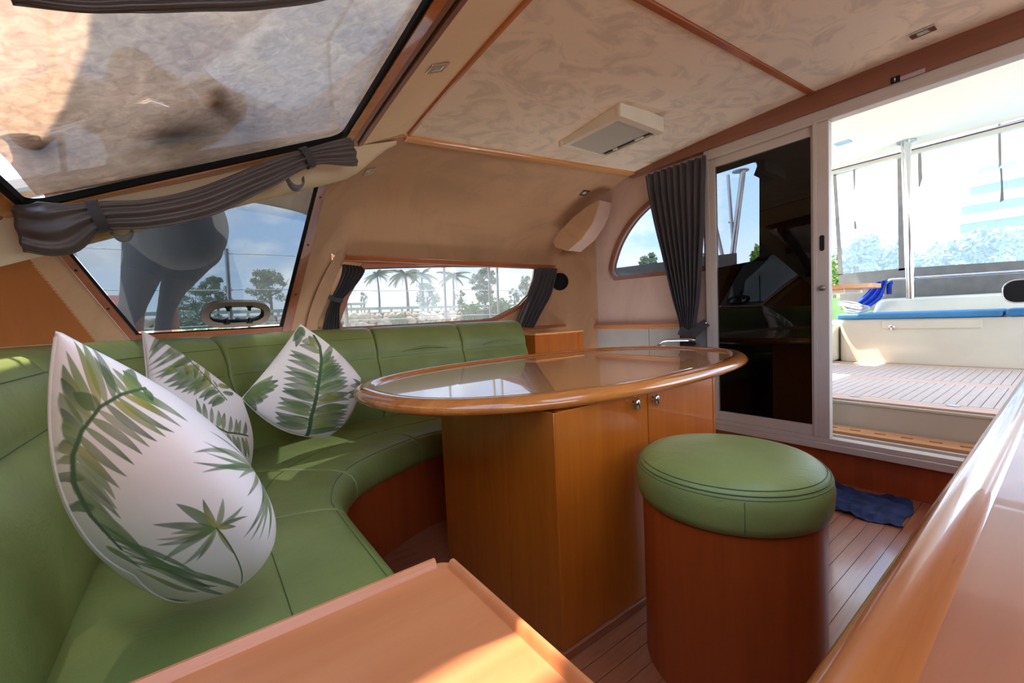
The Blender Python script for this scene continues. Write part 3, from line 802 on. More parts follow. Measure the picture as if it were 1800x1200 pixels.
# ------------------------------------------------------------------ small cabinet at the end of the settee
EY = 2.60
cx0, cx1 = 2.145, U(1025, 590, 'Y', EY).x
ec = thing('end_cabinet', ((cx0+cx1)/2, 2.6, 0), 'small honey wood cabinet at the aft end of the settee', 'cabinet')
zt2 = U(980, 582, 'Y', EY).z
obj('body', MB().box(cx0+0.01, cx1-0.02, EY+0.01, 2.9, 0.0, zt2-0.02), 'maple', ec, bev=0.003)
obj('cap', MB().box(cx0, cx1, EY-0.01, 2.93, zt2-0.02, zt2+0.0), 'maple_along', ec, bev=0.006)
obj('corner_post', MB().box(cx1-0.045, cx1-0.004, EY-0.005, EY+0.05, 0.0, zt2-0.02), 'maple', ec, bev=0.006)
struct('trim_13', MB().box(cx0, 2.95, 2.93, 2.99, zt2+0.02, zt2+0.045), 'trim_wood', 'dark wood ledge behind the small end cabinet', 'trim', bev=0.004)
# ------------------------------------------------------------------ surface finders
def find_S(px, py, x0=-0.7, x1=2.9):
    best = None
    xs = np.linspace(x0, x1, 60); vs = np.linspace(0, 2, 41)
    for _ in range(4):
        for x in xs:
            for v in vs:
                q = PJ(S(x, v)); d = (q[0]-px)**2+(q[1]-py)**2
                if best is None or d < best[0]: best = (d, x, v)
        dx = (xs[-1]-xs[0])/8; dv = (vs[-1]-vs[0])/8
        xs = np.linspace(best[1]-dx, best[1]+dx, 12); vs = np.linspace(max(0, best[2]-dv), min(2, best[2]+dv), 12)
    return best[1], best[2]
def frame_S(px, py):
    x, v = find_S(px, py); p = S(x, v)
    tx = (S(x+0.01, v)-S(x-0.01, v)).normalized(); tv = (S(x, min(2, v+0.02))-S(x, max(0, v-0.02))).normalized()
    n = tx.cross(tv).normalized()
    if n.dot(CAM-p) < 0: n = -n
    tv = n.cross(tx)
    return p, tx, tv, n
def hit(px, py, fz, lo=0.3, hi=6):
    d = ray(px, py)
    g = lambda t: (CAM+d*t).z-fz((CAM+d*t).x, (CAM+d*t).y)
    for _ in range(50):
        mid = (lo+hi)/2
        if g(mid) < 0: lo = mid
        else: hi = mid
    return CAM+d*lo

# ------------------------------------------------------------------ sliding door
yd = lambda px, py=600: U(px, py, 'X', DX).y
zd = lambda px, py: U(px, py, 'X', DX).z
dr = thing('door_1', (DX, 0.6, 0.2), 'white framed sliding door with a dark screened panel, open to the cockpit', 'door', kind='structure')
JL, JR = 1.60, -0.74
A_ = 'aluminium_white'
obj('door_frame', MB().box(DX-0.035, DX+0.08, JL-0.035, JL, 0.20, 2.146), A_, dr, bev=0.003)
obj('door_frame', MB().box(DX-0.035, DX+0.08, JR, JL-0.035, 2.095, 2.146), A_, dr, bev=0.003)
obj('door_frame', MB().box(DX-0.05, DX+0.01, JR, JL-0.035, 2.075, 2.095), A_, dr, bev=0.003)
obj('door_frame', MB().box(DX-0.03, DX+0.08, JR, JR+0.04, 0.20, 2.095), A_, dr, bev=0.003)
obj('sill', MB().box(DX-0.06, DX+0.10, JR, JL, 0.195, 0.235), A_, dr, bev=0.004)
obj('sill', MB().box(DX-0.045, DX+0.02, JR, JL, 0.235, 0.262), A_, dr, bev=0.003)
obj('sill', MB().box(DX+0.04, DX+0.06, JR, JL, 0.235, 0.272), A_, dr, bev=0.002)
PL, PR = JL-0.035, yd(1434)
obj('panel_stile', MB().box(DX-0.03, DX+0.005, PL-0.04, PL, 0.262, 2.075), A_, dr, bev=0.003)
obj('panel_stile', MB().box(DX-0.03, DX+0.005, PR-0.012, PR+0.012, 0.262, 2.075), A_, dr, bev=0.003)
obj('panel_rail', MB().box(DX-0.03, DX+0.005, PR+0.012, PL-0.04, 0.262, 0.325), A_, dr, bev=0.003)
obj('panel_rail', MB().box(DX-0.03, DX+0.005, PR+0.012, PL-0.04, 2.02, 2.075), A_, dr, bev=0.003)
ML, MR = yd(1440), yd(1463)
obj('meeting_stile', MB().box(DX-0.045, DX+0.005, MR, ML, 0.262, 2.075), A_, dr, bev=0.004)
obj('meeting_stile', MB().box(DX-0.052, DX-0.03, ML-0.006, ML+0.012, 0.262, 2.09), A_, dr, bev=0.002)
zz = zd(1450, 428)
obj('handle', MB().plate(rrect(yd(1455), yd(1447), zz-0.045, zz+0.045, 0.011), [], (DX-0.05, 0, 0), (0, 1, 0), (0, 0, 1), (0.01, 0, 0)), 'black_plastic', dr, bev=0.001)
zz = zd(1450, 506)
obj('latch', MB().lathe([(0.016, 0), (0.016, 0.012), (0.010, 0.016), (0.010, 0.03), (0.006, 0.034)], (DX-0.045, (ML+MR)/2, zz), 16, (-1, 0, 0)), 'bronze_frame', dr, sm='auto')
obj('pane', MB().box(DX-0.016, DX-0.010, PR, PL-0.03, 0.30, 2.04), 'glass_door', dr)
cut = [(1269, 303), (1329, 284), (1331, 292), (1325, 308), (1335, 313), (1335, 450), (1322, 459), (1273, 469)]
sl = [(p.y, p.z) for p in (U(x, y, 'X', DX+0.012) for x, y in cut)]
outl = [(PL-0.03, 0.30), (PR, 0.30), (PR, 2.05), (PL-0.03, 2.05), (PL-0.03, sl[0][1])]+sl[1:7]+[(PL-0.03, sl[7][1])]
obj('screen', MB().plate(outl, [], (DX+0.010, 0, 0), (0, 1, 0), (0, 0, 1), (0.004, 0, 0)), 'dark_cloth_screen', dr)

# header catch and printed label above the door
hp = U(1574, 140, 'X', 2.898)
hc = thing('door_catch', (2.9, hp.y, hp.z), 'small dark door catch on the header beam', 'catch')
obj('plate', MB().box(2.893, 2.899, hp.y-0.018, hp.y+0.018, hp.z-0.016, hp.z+0.016), 'black_plastic', hc, bev=0.002)
obj('hook', MB().tube([(2.890, hp.y, hp.z+0.008), (2.884, hp.y, hp.z), (2.890, hp.y, hp.z-0.01)], 0.004, 8), 'chrome', hc, sm=True)
lp = U(1604, 131, 'X', 2.898)
tag(obj('notice_label', MB().box(2.897, 2.899, lp.y-0.045, lp.y+0.045, lp.z-0.010, lp.z+0.010), 'label_grey'), 'pale faded notice strip stuck on the header beam beside the catch', 'label')

# ------------------------------------------------------------------ pleated curtains
def curtain_mesh(rows, normal, pleats, amp, nz=24, npx=None, thick=0.006, seed=0):
    """rows: list of (left point, right point) top to bottom"""
    rn = random.Random(seed); normal = Vector(normal)
    L = spline([r[0] for r in rows], nz); Rr = spline([r[1] for r in rows], nz)
    n = pleats*8; ph = [rn.uniform(-0.5, 0.5) for _ in range(pleats+1)]
    out_ = []
    for i in range(nz):
        w = (Rr[i]-L[i]).length; row = []
        for j in range(n+1):
            u = j/n; k = u*pleats; q = lerp(ph[int(k) % len(ph)], ph[(int(k)+1) % len(ph)], k-int(k))
            s = math.sin(2*math.pi*k+q+i*0.02)
            s2 = math.sin(4*math.pi*k+q*3+0.06*i)*0.25
            a = amp*(0.55+0.45*math.sin(0.4+i/nz*2.2))
            row.append(L[i].lerp(Rr[i], u)+normal*a*(s+s2))
        out_.append(row)
    return MB().sheet(out_, normal*-thick)
def pts_on(ax, v, rows): return [(U(*a, ax, v), U(*b, ax, v)) for a, b in rows]
ca = thing('curtain', (2.9, 1.9, 0.8), 'long dark curtain tied back beside the sliding door', 'curtain', 'dark cabin curtains')
cl_ = obj('cloth', curtain_mesh(pts_on('X', 2.865, [((1134, 309), (1241, 273)), ((1139, 345), (1239, 330)), ((1150, 400), (1237, 395)), ((1165, 460), (1233, 455)), ((1181, 520), (1229, 518)), ((1194, 562), (1223, 562)), ((1197, 585), (1221, 585)), ((1196, 640), (1221, 640))]), (1, 0, 0), 9, 0.02, 40), 'curtain_dark', ca, sm=True)
tb_ = [U(1194, 580, 'X', 2.83), U(1208, 588, 'X', 2.82), U(1222, 583, 'X', 2.83), U(1232, 573, 'X', 2.87), U(1243, 566, 'X', 2.92)]
def band(pts, w, nrm, t=0.006):
    rw = []
    for i, p in enumerate(pts):
        d = (pts[min(i+1, len(pts)-1)]-pts[max(i-1, 0)]).normalized(); s = d.cross(Vector(nrm)).normalized()*w
        rw.append([p-s, p+s, p+s-Vector(nrm)*t, p-s-Vector(nrm)*t])
    return MB().grid(rw, closed=True, cap=True)
obj('tie_band', band(spline(tb_, 12), 0.032, (-1, 0, 0)), 'curtain_dark', ca, sm='auto')
bp_ = U(1240, 568, 'X', 2.915)
obj('tie_button', MB().lathe([(0.011, 0), (0.011, 0.004), (0.006, 0.008)], bp_, 12, (-1, 0, 0)), 'chrome', ca, sm='auto')
cb = thing('curtain', U(580, 575, 'Y', 2.93), 'short dark curtain tied at the forward end of the side window', 'curtain', 'dark cabin curtains')
obj('cloth', curtain_mesh(pts_on('Y', 2.93, [((601, 464), (634, 468)), ((600, 478), (640, 478)), ((594, 500), (622, 505)), ((582, 524), (600, 528)), ((574, 548), (596, 550)), ((566, 582), (597, 582))]), (0, 1, 0), 6, 0.016, 30, seed=3), 'curtain_dark', cb, sm=True)
obj('tie_band', band([U(579, 521, 'Y', 2.90), U(590, 527, 'Y', 2.895), U(603, 528, 'Y', 2.90)], 0.014, (0, -1, 0)), 'curtain_dark', cb)
cc_ = thing('curtain', U(930, 570, 'Y', 2.92), 'short dark curtain slanting at the aft end of the side window', 'curtain', 'dark cabin curtains')
obj('cloth', curtain_mesh(pts_on('Y', 2.92, [((944, 470), (979, 472)), ((940, 490), (975, 492)), ((931, 515), (967, 520)), ((919, 545), (952, 548)), ((908, 574), (938, 576))]), (0, 1, 0), 5, 0.018, 30, seed=5), 'curtain_dark', cc_, sm=True)

# ------------------------------------------------------------------ swagged curtain on the mullion
def swag(name, px, hw, plane, label, straps, folds=5):
    ctr = spline([plane(x, y) for x, y in px], 60)
    hws = [h for h in hw]
    sw = thing(name, ctr[0], label, 'curtain', 'satin curtains swagged along the windscreen')
    rows = []; n = 40; N = len(ctr)
    for i, p in enumerate(ctr):
        t = (ctr[min(i+1, N-1)]-ctr[max(i-1, 0)]).normalized()
        view = (CAM-p).normalized(); view = (view-t*view.dot(t)).normalized(); w = t.cross(view)
        u = i/(N-1)*(len(hws)-1); k = min(int(u), len(hws)-2); h = lerp(hws[k], hws[k+1], smooth(0, 1, u-k))
        h = h*(CAM-p).length/FPX
        row = []
        for j in range(n):
            a = 2*math.pi*j/n; cw, cv = math.cos(a), math.sin(a)
            rip = math.sin(folds*1.7*math.acos(max(-1, min(1, cw)))+1.2*math.sin(u*1.3)+0.5*math.sin(u*2.1)) if cv > 0 else 0
            row.append(p+w*h*cw+view*(0.026*cv*(0.5+0.5*min(1, h/0.05))+0.009*rip*abs(cv)**0.5))
        rows.append(row)
    obj('cloth', MB().grid(rows, closed=True, cap=True), 'curtain_satin', sw, sm=True)
    for fr in straps:
        i = int(fr*(N-1)); p = ctr[i]; t = (ctr[i+1]-ctr[i-1]).normalized()
        view = (CAM-p).normalized(); view = (view-t*view.dot(t)).normalized(); w = t.cross(view)
        u = fr*(len(hws)-1); k = min(int(u), len(hws)-2); h = lerp(hws[k], hws[k+1], u-k)*(CAM-p).length/FPX+0.008
        ring = []
        for s in (-1, 1):
            ring.append([p+t*s*0.016+w*h*math.cos(2*math.pi*j/24)+view*(0.036*math.sin(2*math.pi*j/24)) for j in range(24)])
        obj('strap', MB().grid(ring, closed=True, cap=False), 'curtain_dark', sw, sm=True)
    return sw
swag('curtain_swag', [(32, 402), (95, 402), (172, 380), (260, 376), (360, 355), (455, 314), (545, 276), (622, 267)], [26, 31, 17, 18, 19, 17, 12, 20], lambda x, y: U(x, y, 'Y', 1.955),
     'grey satin curtain swagged along the cream mullion below the windscreen', (0.29, 0.86))
swag('curtain_swag', [(0, -70), (120, -52), (230, -43), (340, -38), (450, -42), (560, -60), (640, -98)], [20, 20, 18, 16, 18, 20, 20], lambda x, y: U(x, y, 'Y', 1.03)-Vector((0, 0, 0.03)),
     'grey satin curtain swag along the top edge of the windscreen', ())
for px, py, nm in ((212, 414, 'lower'), (519, 326, 'upper')):
    p = U(px, py, 'Y', 2.02)
    pts = [p+Vector((a*0.042, 0, b*0.042)) for a, b in ((-0.75, 0.55), (-0.5, -0.1), (-0.05, -0.45), (0.5, -0.3), (0.8, 0.25), (0.75, 0.6))]
    tag(obj('tie_hook', band(spline(pts, 14), 0.014, (0, -1, 0), 0.004) if nm == 'x' else MB().grid([[q+Vector((0, -0.024, 0)), q+Vector((0, 0.024, 0)), q+Vector((0, 0.024, 0.016)), q+Vector((0, -0.024, 0.016))] for q in spline(pts, 14)], closed=True, cap=True), 'curtain_satin', sm='auto'),
        f'brown tie strap hanging under the {nm} end of the mullion', 'strap')

# ------------------------------------------------------------------ lamps, pod, speaker, port
fx = thing('ceiling_lamp', (2.08, 1.72, 2.17), 'cream box lamp with frosted lens on the ceiling panel', 'lamp')
LX0, LX1, LY0, LY1 = 1.885, 2.275, 1.485, 1.965
ztop = zc(2.08, 1.72)-0.008
LZ = 2.10
def slab(x0, x1, y0, y1, z0, z1, r=0.02): return MB().box(x0, x1, y0, y1, z0, z1)
obj('housing', MB().plate(rrect(LX0, LX1, LY0, LY1, 0.02), [rrect(LX0+0.035, LX1-0.02, LY0+0.05, LY1-0.05, 0.006)], (0, 0, LZ), (1, 0, 0), (0, 1, 0), (0, 0, 0.08)), 'cream_plastic', fx, bev=0.02, seg=4)
obj('end_cap', MB().plate(rrect(LX0-0.004, LX1+0.004, LY0-0.004, LY0+0.035, 0.012), [], (0, 0, LZ-0.004), (1, 0, 0), (0, 1, 0), (0, 0, 0.085)), 'cream_plastic', fx, bev=0.022, seg=4)
obj('end_cap', MB().plate(rrect(LX0-0.004, LX1+0.004, LY1-0.035, LY1+0.004, 0.012), [], (0, 0, LZ-0.004), (1, 0, 0), (0, 1, 0), (0, 0, 0.085)), 'cream_plastic', fx, bev=0.022, seg=4)
obj('lens', MB().box(LX0+0.036, LX1-0.062, LY0+0.051, LY1-0.051, LZ+0.004, LZ+0.02), 'lamp_lens', fx, bev=0.002)
sw_ = obj('switch_slot', MB().box(LX1-0.060, LX1-0.022, LY0+0.051, LY1-0.051, LZ+0.012, LZ+0.02), 'black_plastic', fx)
obj('switch', MB().box(LX1-0.05, LX1-0.03, 1.60, 1.66, LZ+0.001, LZ+0.013), 'cream_plastic', sw_, bev=0.003)
obj('switch', MB().box(LX1-0.05, LX1-0.03, 1.80, 1.83, LZ+0.001, LZ+0.013), 'cream_plastic', sw_, bev=0.003)
def spot(p, tx, tv, n, s, label):
    o = thing('spotlight', p, label, 'lamp', 'square recessed cabin spotlights')
    obj('bezel', MB().plate([(-s, -s*0.8), (s, -s*0.8), (s, s*0.8), (-s, s*0.8)], [[(-s*.45, -s*.36), (s*.45, -s*.36), (s*.45, s*.36), (-s*.45, s*.36)]], p, tx, tv, n*0.007), 'chrome', o, bev=0.002)
    obj('lens', MB().plate([(-s*.44, -s*.35), (s*.44, -s*.35), (s*.44, s*.35), (-s*.44, s*.35)], [], p, tx, tv, n*0.004), 'lamp_lens', o)
ph = hit(768, 118, lambda x, y: lerp(zw(0.70, y), zc(0.97, y), (x-0.70)/0.27), 0.3, 4)
spot(ph, Vector((1, 0, 0.42)).normalized(), Vector((0, -1, 0)), Vector((0.42, 0, -1)).normalized(), 0.042, 'square chrome spotlight on the beige header beside the windscreen')
spot(*frame_S(648, 301), 0.038, 'small square chrome spotlight on the side panel below the mullion tip')
spot(*frame_S(1027, 338), 0.042, 'small square chrome spotlight above the padded corner pod')
pc_ = hit(1622, 55, lambda x, y: zc(x, y)-0.012)
spot(pc_, Vector((0, 1, 0)), Vector((1, 0, 0.066)).normalized(), Vector((0, 0, -1)), 0.042, 'square chrome spotlight in the ceiling near the door header')

pod_f = [(1054, 351), (1030, 364), (1005, 384), (984, 406), (972, 424), (975, 434), (997, 441), (1022, 420), (1040, 394), (1049, 372)]
fp = [U(x, y, 'X', lerp(2.56, 2.77, (x-972)/82)) for x, y in pod_f]
pod = thing('corner_pod', fp[5], 'padded beige pod in the upper aft corner', 'air duct')
def extr(ps, d0, d1):
    c = sum(ps, Vector())/len(ps); k = len(ps)
    m_ = MB().add([p+d0 for p in ps]+[p+d1 for p in ps]+[c+d0, c+d1], [(i, (i+1) % k, (i+1) % k+k, i+k) for i in range(k)]+[(i, (i+1) % k, 2*k) for i in range(k)]+[(i+k, (i+1) % k+k, 2*k+1) for i in range(k)])
    return m_
obj('face_panel', extr(fp, Vector((0, 0, 0)), Vector((0.012, 0.004, 0))), 'side_suede', pod, bev=0.003)
cf = sum(fp, Vector())/len(fp)
obj('side_wrap', extr([cf.lerp(p, 0.985) for p in fp], Vector((0.010, 0, 0)), Vector((0.175, 0.01, 0))), 'aft_suede', pod, sm='auto', ang=50)

aa = min(np.linspace(0, math.pi/2, 200), key=lambda a: abs((2.60+0.35*math.sin(a))/(2.65+0.35*math.cos(a))-rat(987)))
nrm = Vector((-math.sin(aa)-0.3, -math.cos(aa)-0.3, 0)).normalized()
sp_ = Vector((2.60+0.35*math.sin(aa), 2.65+0.35*math.cos(aa), 0)); sp_.z = 1.05+ray(987, 495).z/ray(987, 495).y*sp_.y
spk = thing('loudspeaker', sp_, 'round black loudspeaker on the wall beside the side window', 'loudspeaker')
obj('ring', MB().lathe([(0.082, -0.02), (0.082, 0.012), (0.078, 0.018), (0.070, 0.018), (0.068, 0.010)], sp_, 32, nrm), 'black_rubber', spk, sm='auto')
obj('grille', MB().lathe([(0.069, 0.0), (0.069, 0.008), (0.05, 0.014), (0.02, 0.017), (0.001, 0.018)], sp_, 32, nrm), 'black_rubber', spk, sm='auto')

cp0 = S(*find_S(417, 550)); cu_ = S(*find_S(472, 548))-cp0; cv_ = S(*find_S(418, 527))-cp0
cn = cu_.cross(cv_).normalized()
if cn.dot(CAM-cp0) < 0: cn = -cn
def stadium(sc_u, sc_v, n=48):
    L = cu_.length*sc_u; H = cv_.length*sc_v; out_ = []
    for k in range(n):
        a = 2*math.pi*k/n; c, s = math.cos(a), math.sin(a)
        out_.append((math.copysign(abs(c)**0.62, c)*L, math.copysign(abs(s)**0.8, s)*H))
    return out_
pt = thing('port_hatch', cp0, 'oval opening port with a bronze grey frame set in the corner window', 'port')
uu, vv = cu_.normalized(), cv_.normalized()
obj('frame', MB().plate(stadium(1.0, 1.0), [stadium(0.80, 0.62)], cp0-cn*0.004, uu, vv, cn*0.022), 'bronze_frame', pt, sm='auto', bev=0.003)
obj('seal', MB().plate(stadium(0.81, 0.64), [stadium(0.76, 0.55)], cp0-cn*0.006, uu, vv, cn*0.018), 'black_rubber', pt)
for su, sv, kind in ((-0.30, 0.62, 'hinge'), (0.32, 0.62, 'hinge'), (-0.32, -0.62, 'catch'), (0.36, -0.62, 'catch')):
    c = cp0+cu_*su+cv_*sv+cn*0.016
    mb = MB().obox(c, uu*0.016, vv*0.006, cn*0.006).obox(c-vv*0.012*(1 if sv > 0 else -1.3), uu*0.007, vv*0.012, cn*0.008)
    obj(kind, mb, 'black_plastic', pt, bev=0.002)

gh = spline([U(1156, 612, 'X', 2.80), U(1160, 604, 'X', 2.80), U(1170, 598, 'X', 2.80), U(1185, 597, 'X', 2.80), U(1215, 597, 'X', 2.80), U(1224, 600, 'X', 2.84), U(1228, 606, 'X', 2.93)], 24)
tag(obj('grab_rail', MB().tube(gh, 0.012, 12), 'chrome', sm=True), 'short chrome grab rail standing behind the table by the curtain', 'rail')

# ------------------------------------------------------------------ blue floor mat by the door
rn = random.Random(8)
mc = [U(1468, 900, 'Z', 0), U(1588, 932, 'Z', 0), Vector((2.88, 0.50, 0)), Vector((2.90, 0.90, 0))]
rows = []
for i in range(41):
    row = []
    for j in range(41):
        u, v = i/40, j/40
        p = mc[0].lerp(mc[1], u).lerp(mc[3].lerp(mc[2], u), v)
        z = 0.010+0.006*math.sin(9*u+5*v+2*math.sin(7*v))+0.005*math.sin(21*v+6*u)+0.004*math.sin(33*u-11*v)
        p = p+Vector((0.012*math.sin(8*u+1), 0.012*math.sin(7*v), 0)); row.append((p.x, p.y, max(0.004, z)))
    rows.append(row)
tag(obj('floor_towel', MB().sheet(rows, (0, 0, -0.004)), 'mat_blue', sm='auto'), 'crumpled dark blue towel on the floor before the door sill', 'towel')
# ------------------------------------------------------------------ printed pillows
def pillow_mat():
    mt, n, b = material('pillow_print')
    at = n.nodes.new('ShaderNodeVertexColor'); at.layer_name = 'print'
    n.links.new(at.outputs['Color'], b.inputs['Base Color'])
    b.inputs['Roughness'].default_value = 0.85; b.inputs['Specular IOR Level'].default_value = 0.2; b.inputs['Sheen Weight'].default_value = 0.1
    bump(n, b, noise(n, coords(n), 9, 3, 0.5, 0.3), 0.22, 0.02)
pillow_mat()
PAL = [lin(58, 82, 60), lin(76, 100, 66), lin(100, 122, 72), lin(132, 144, 84), lin(158, 152, 66), lin(150, 158, 116)]
CLOTH = np.array(lin(238, 226, 218)[:3])
def make_pillow(label, corners, n_out, T, leaves, bow=(0.05, 0.05, 0.05, 0.05), N=300, seed=0, sag=0.3, stems=(), rnd=(0, 0, 0)):
    A, B, C_, D_ = [Vector(c) for c in corners]; n_out = Vector(n_out).normalized()
    g = np.linspace(0, 1, N+1); Uu, Vv = np.meshgrid(g, g)            # rows: v
    A_, B_, C2, D2 = [np.array(c) for c in (A, B, C_, D_)]
    su, sv = np.sin(np.pi*Uu), np.sin(np.pi*Vv)
    # bow of the top, right, bottom, left edge (positive pulls in)
    u2 = Uu+bow[3]*sv*(1-Uu)**1.5-bow[1]*sv*Uu**1.5; v2 = Vv+bow[0]*su*(1-Vv)**1.5-bow[2]*su*Vv**1.5
    base = ((1-u2)*(1-v2))[..., None]*A_+(u2*(1-v2))[..., None]*B_+(u2*v2)[..., None]*C2+((1-u2)*v2)[..., None]*D2
    cen = (A_+B_+C2+D2)/4
    for w_, P_, k_ in ((((1-Uu)*Vv)**4, D2, rnd[0]), ((Uu*Vv)**4, C2, rnd[1]), ((Uu*(1-Vv))**4, B_, rnd[2])):
        base = base+(w_*k_)[..., None]*(cen-P_)
    prof = np.clip(su*sv, 0, 1)**0.42
    rg = np.random.default_rng(seed)
    wr = np.zeros_like(Uu)
    for k in range(14):
        fx_, fy_, p0 = rg.normal(0, 7), rg.normal(0, 7), rg.uniform(0, 6.28)
        wr += np.sin(fx_*Uu+fy_*Vv+p0)/(1+0.12*(abs(fx_)+abs(fy_)))
    wr = wr/14
    th = T*prof*(1-sag/2+sag*Vv)*(1+0.10*wr)
    no = np.array(n_out)
    front = base+no*th[..., None]; back_ = base-no*(th*0.75)[..., None]
    # design points given on the picture are carried over to the cloth
    gx = np.empty((41, 41)); gy = np.empty((41, 41)); st = N//40
    for i in range(41):
        for j in range(41):
            gx[i, j], gy[i, j] = PJ(Vector(front[i*st, j*st]))
    def uvof(px, py):
        d = (gx-px)**2+(gy-py)**2; i, j = np.unravel_index(np.argmin(d), d.shape)
        uv = np.array([j/40, i/40])
        i0, j0 = min(max(i, 1), 39), min(max(j, 1), 39)
        J = np.array([[(gx[i0, j0+1]-gx[i0, j0-1])*20, (gx[i0+1, j0]-gx[i0-1, j0])*20], [(gy[i0, j0+1]-gy[i0, j0-1])*20, (gy[i0+1, j0]-gy[i0-1, j0])*20]])
        try: uv = uv+np.clip(np.linalg.solve(J, np.array([px-gx[i, j], py-gy[i, j]])), -0.25, 0.25)
        except Exception: pass
        return uv
    col = np.tile(CLOTH, (N+1, N+1, 1)).astype(float)
    rn2 = random.Random(seed)
    pxs = (abs(gx[20, 40]-gx[20, 0])+abs(gy[40, 20]-gy[0, 20]))/2          # pixels per unit of cloth
    water = np.zeros_like(Uu)
    for k in range(10):
        fx_, fy_, p0 = rg.normal(0, 26), rg.normal(0, 26), rg.uniform(0, 6.28)
        water += np.sin(fx_*Uu+fy_*Vv+p0)
    water /= 5
    def paint(b, t, w, c0, c1, bend):
        b = np.array(b); t = np.array(t); ax = t-b; L = np.linalg.norm(ax)+1e-6; ax /= L; pr = np.array([-ax[1], ax[0]])
        du, dv = Uu-b[0], Vv-b[1]
        s = (du*ax[0]+dv*ax[1])/L; d = du*pr[0]+dv*pr[1]
        ok = (s > 0) & (s < 1); sc_ = np.clip(s, 0, 1)
        d = d-bend*L*sc_*(1-sc_)*4
        hwid = w*np.sin(np.pi*sc_**0.75)**0.8
        cov = np.clip((hwid-np.abs(d))*N*0.9+0.5, 0, 1)*ok
        cov = cov*np.clip(0.82+0.16*water, 0.5, 1)
        c = np.array(c0[:3])*(1-sc_[..., None])+np.array(c1[:3])*sc_[..., None]
        c = c*(1+0.16*water[..., None])
        col[:] = col*(1-cov[..., None])+c*cov[..., None]
    for (bx, by, tx_, ty_, w) in leaves:
        w = w*rn2.uniform(0.75, 1.1); k = rn2.random(); c1 = PAL[0] if k < 0.35 else PAL[1] if k < 0.6 else PAL[2]; c0 = rn2.choice(PAL[2:])
        paint(uvof(bx, by), uvof(tx_, ty_), w/pxs, c0, c1, rn2.uniform(-0.07, 0.07))
    for pts_, w in stems:
        q = [uvof(*p) for p in pts_]
        for a, b in zip(q, q[1:]):
            d_ = b-a; 
            ab = Vector(d_); 
            s = ((Uu-a[0])*d_[0]+(Vv-a[1])*d_[1])/(d_@d_); s = np.clip(s, 0, 1)
            dist = np.hypot(Uu-a[0]-s*d_[0], Vv-a[1]-s*d_[1])
            cov = np.clip((w/pxs-dist)*N*0.9+0.5, 0, 1)[..., None]
            col[:] = col*(1-cov)+np.array(PAL[1][:3])*cov
    V = np.concatenate([front.reshape(-1, 3), back_.reshape(-1, 3)])
    n1 = N+1; idx = np.arange(n1*n1).reshape(n1, n1)
    q = np.stack([idx[:-1, :-1], idx[1:, :-1], idx[1:, 1:], idx[:-1, 1:]], -1).reshape(-1, 4)
    qb = q[:, ::-1]+n1*n1
    me = bpy.data.meshes.new('pillow'); me.from_pydata(V.tolist(), [], np.concatenate([q, qb]).tolist())
    ca_ = me.color_attributes.new('print', 'FLOAT_COLOR', 'POINT')
    cl = np.ones((len(V), 4), dtype=np.float32); cl[:n1*n1, :3] = col.reshape(-1, 3)
    cl[n1*n1:, :3] = col[:, ::-1].reshape(-1, 3)
    ca_.data.foreach_set('color', np.clip(cl, 0, 1).ravel())
    me.polygons.foreach_set('use_smooth', [True]*len(me.polygons)); me.update()
    base_pt = (C_+D_)/2
    o = thing('pillow', base_pt, label, 'pillow', 'palm leaf print pillows on the settee')
    obj('cover', me, 'pillow_print', o)
    rim_ = [front[0, j] for j in range(0, n1, 6)]+[front[i, N] for i in range(0, n1, 6)]+[front[N, j] for j in range(N, -1, -6)]+[front[i, 0] for i in range(N, -1, -6)]
    rim_ = [p for k, p in enumerate(rim_) if k == 0 or np.linalg.norm(p-rim_[k-1]) > 1e-4]
    if np.linalg.norm(rim_[0]-rim_[-1]) < 1e-4: rim_ = rim_[:-1]
    obj('edge_seam', MB().tube(rim_, 0.0025, 6, closed=True), 'pillow_white', o, sm=True)
    return o
plain('pillow_white', lin(222, 210, 202), 0.9)

def frond(stem, tips, w): # leaflets from evenly spread stem points to tips
    if len(tips) > 4:
        t2 = spline([(x, y, 0) for x, y in tips], len(tips)*2-1); tips = [(p.x, p.y) for p in t2]; w = w*0.62
    P = spline([(x, y, 0) for x, y in stem], max(2, len(tips)))
    return [(P[i].x, P[i].y, tx_, ty_, w) for i, (tx_, ty_) in enumerate(tips)]
# large pillow in front
st1 = [(256, 682), (213, 693), (176, 715), (144, 757), (128, 800), (128, 848), (160, 907), (213, 965)]
big = frond([(225, 688), (205, 697), (185, 708), (160, 735), (140, 765), (131, 795), (127, 825), (132, 855), (145, 885), (165, 915), (190, 945), (210, 965), (225, 985)],
            [(331, 741), (307, 760), (277, 776), (251, 799), (224, 838), (203, 878), (213, 912), (221, 949), (258, 975), (277, 992), (347, 1008), (384, 1030), (400, 1040)], 11)
big += frond([(250, 682), (225, 690), (200, 700), (175, 717), (160, 735), (145, 757), (135, 785), (128, 815)],
             [(215, 690-40), (180, 640), (150, 610), (125, 600), (110, 640), (104, 690), (108, 745), (112, 800)], 12)
big += [(176, 715, 128, 690, 12), (255, 683, 268, 705, 9), (228, 690, 232, 650, 13), (140, 770, 112, 735, 10), (130, 830, 112, 850, 10), (150, 900, 135, 880, 9)]
fan = (381, 928)
big += [(fan[0], fan[1], x, y, w) for x, y, w in ((309, 885, 9), (269, 922, 7), (273, 948, 4), (275, 958, 4), (285, 986, 5), (320, 993, 5), (357, 877, 7), (392, 875, 6), (427, 889, 4), (435, 907, 4), (411, 973, 6), (300, 938, 4), (345, 985, 4), (415, 925, 4))]
f3 = (445, 828)
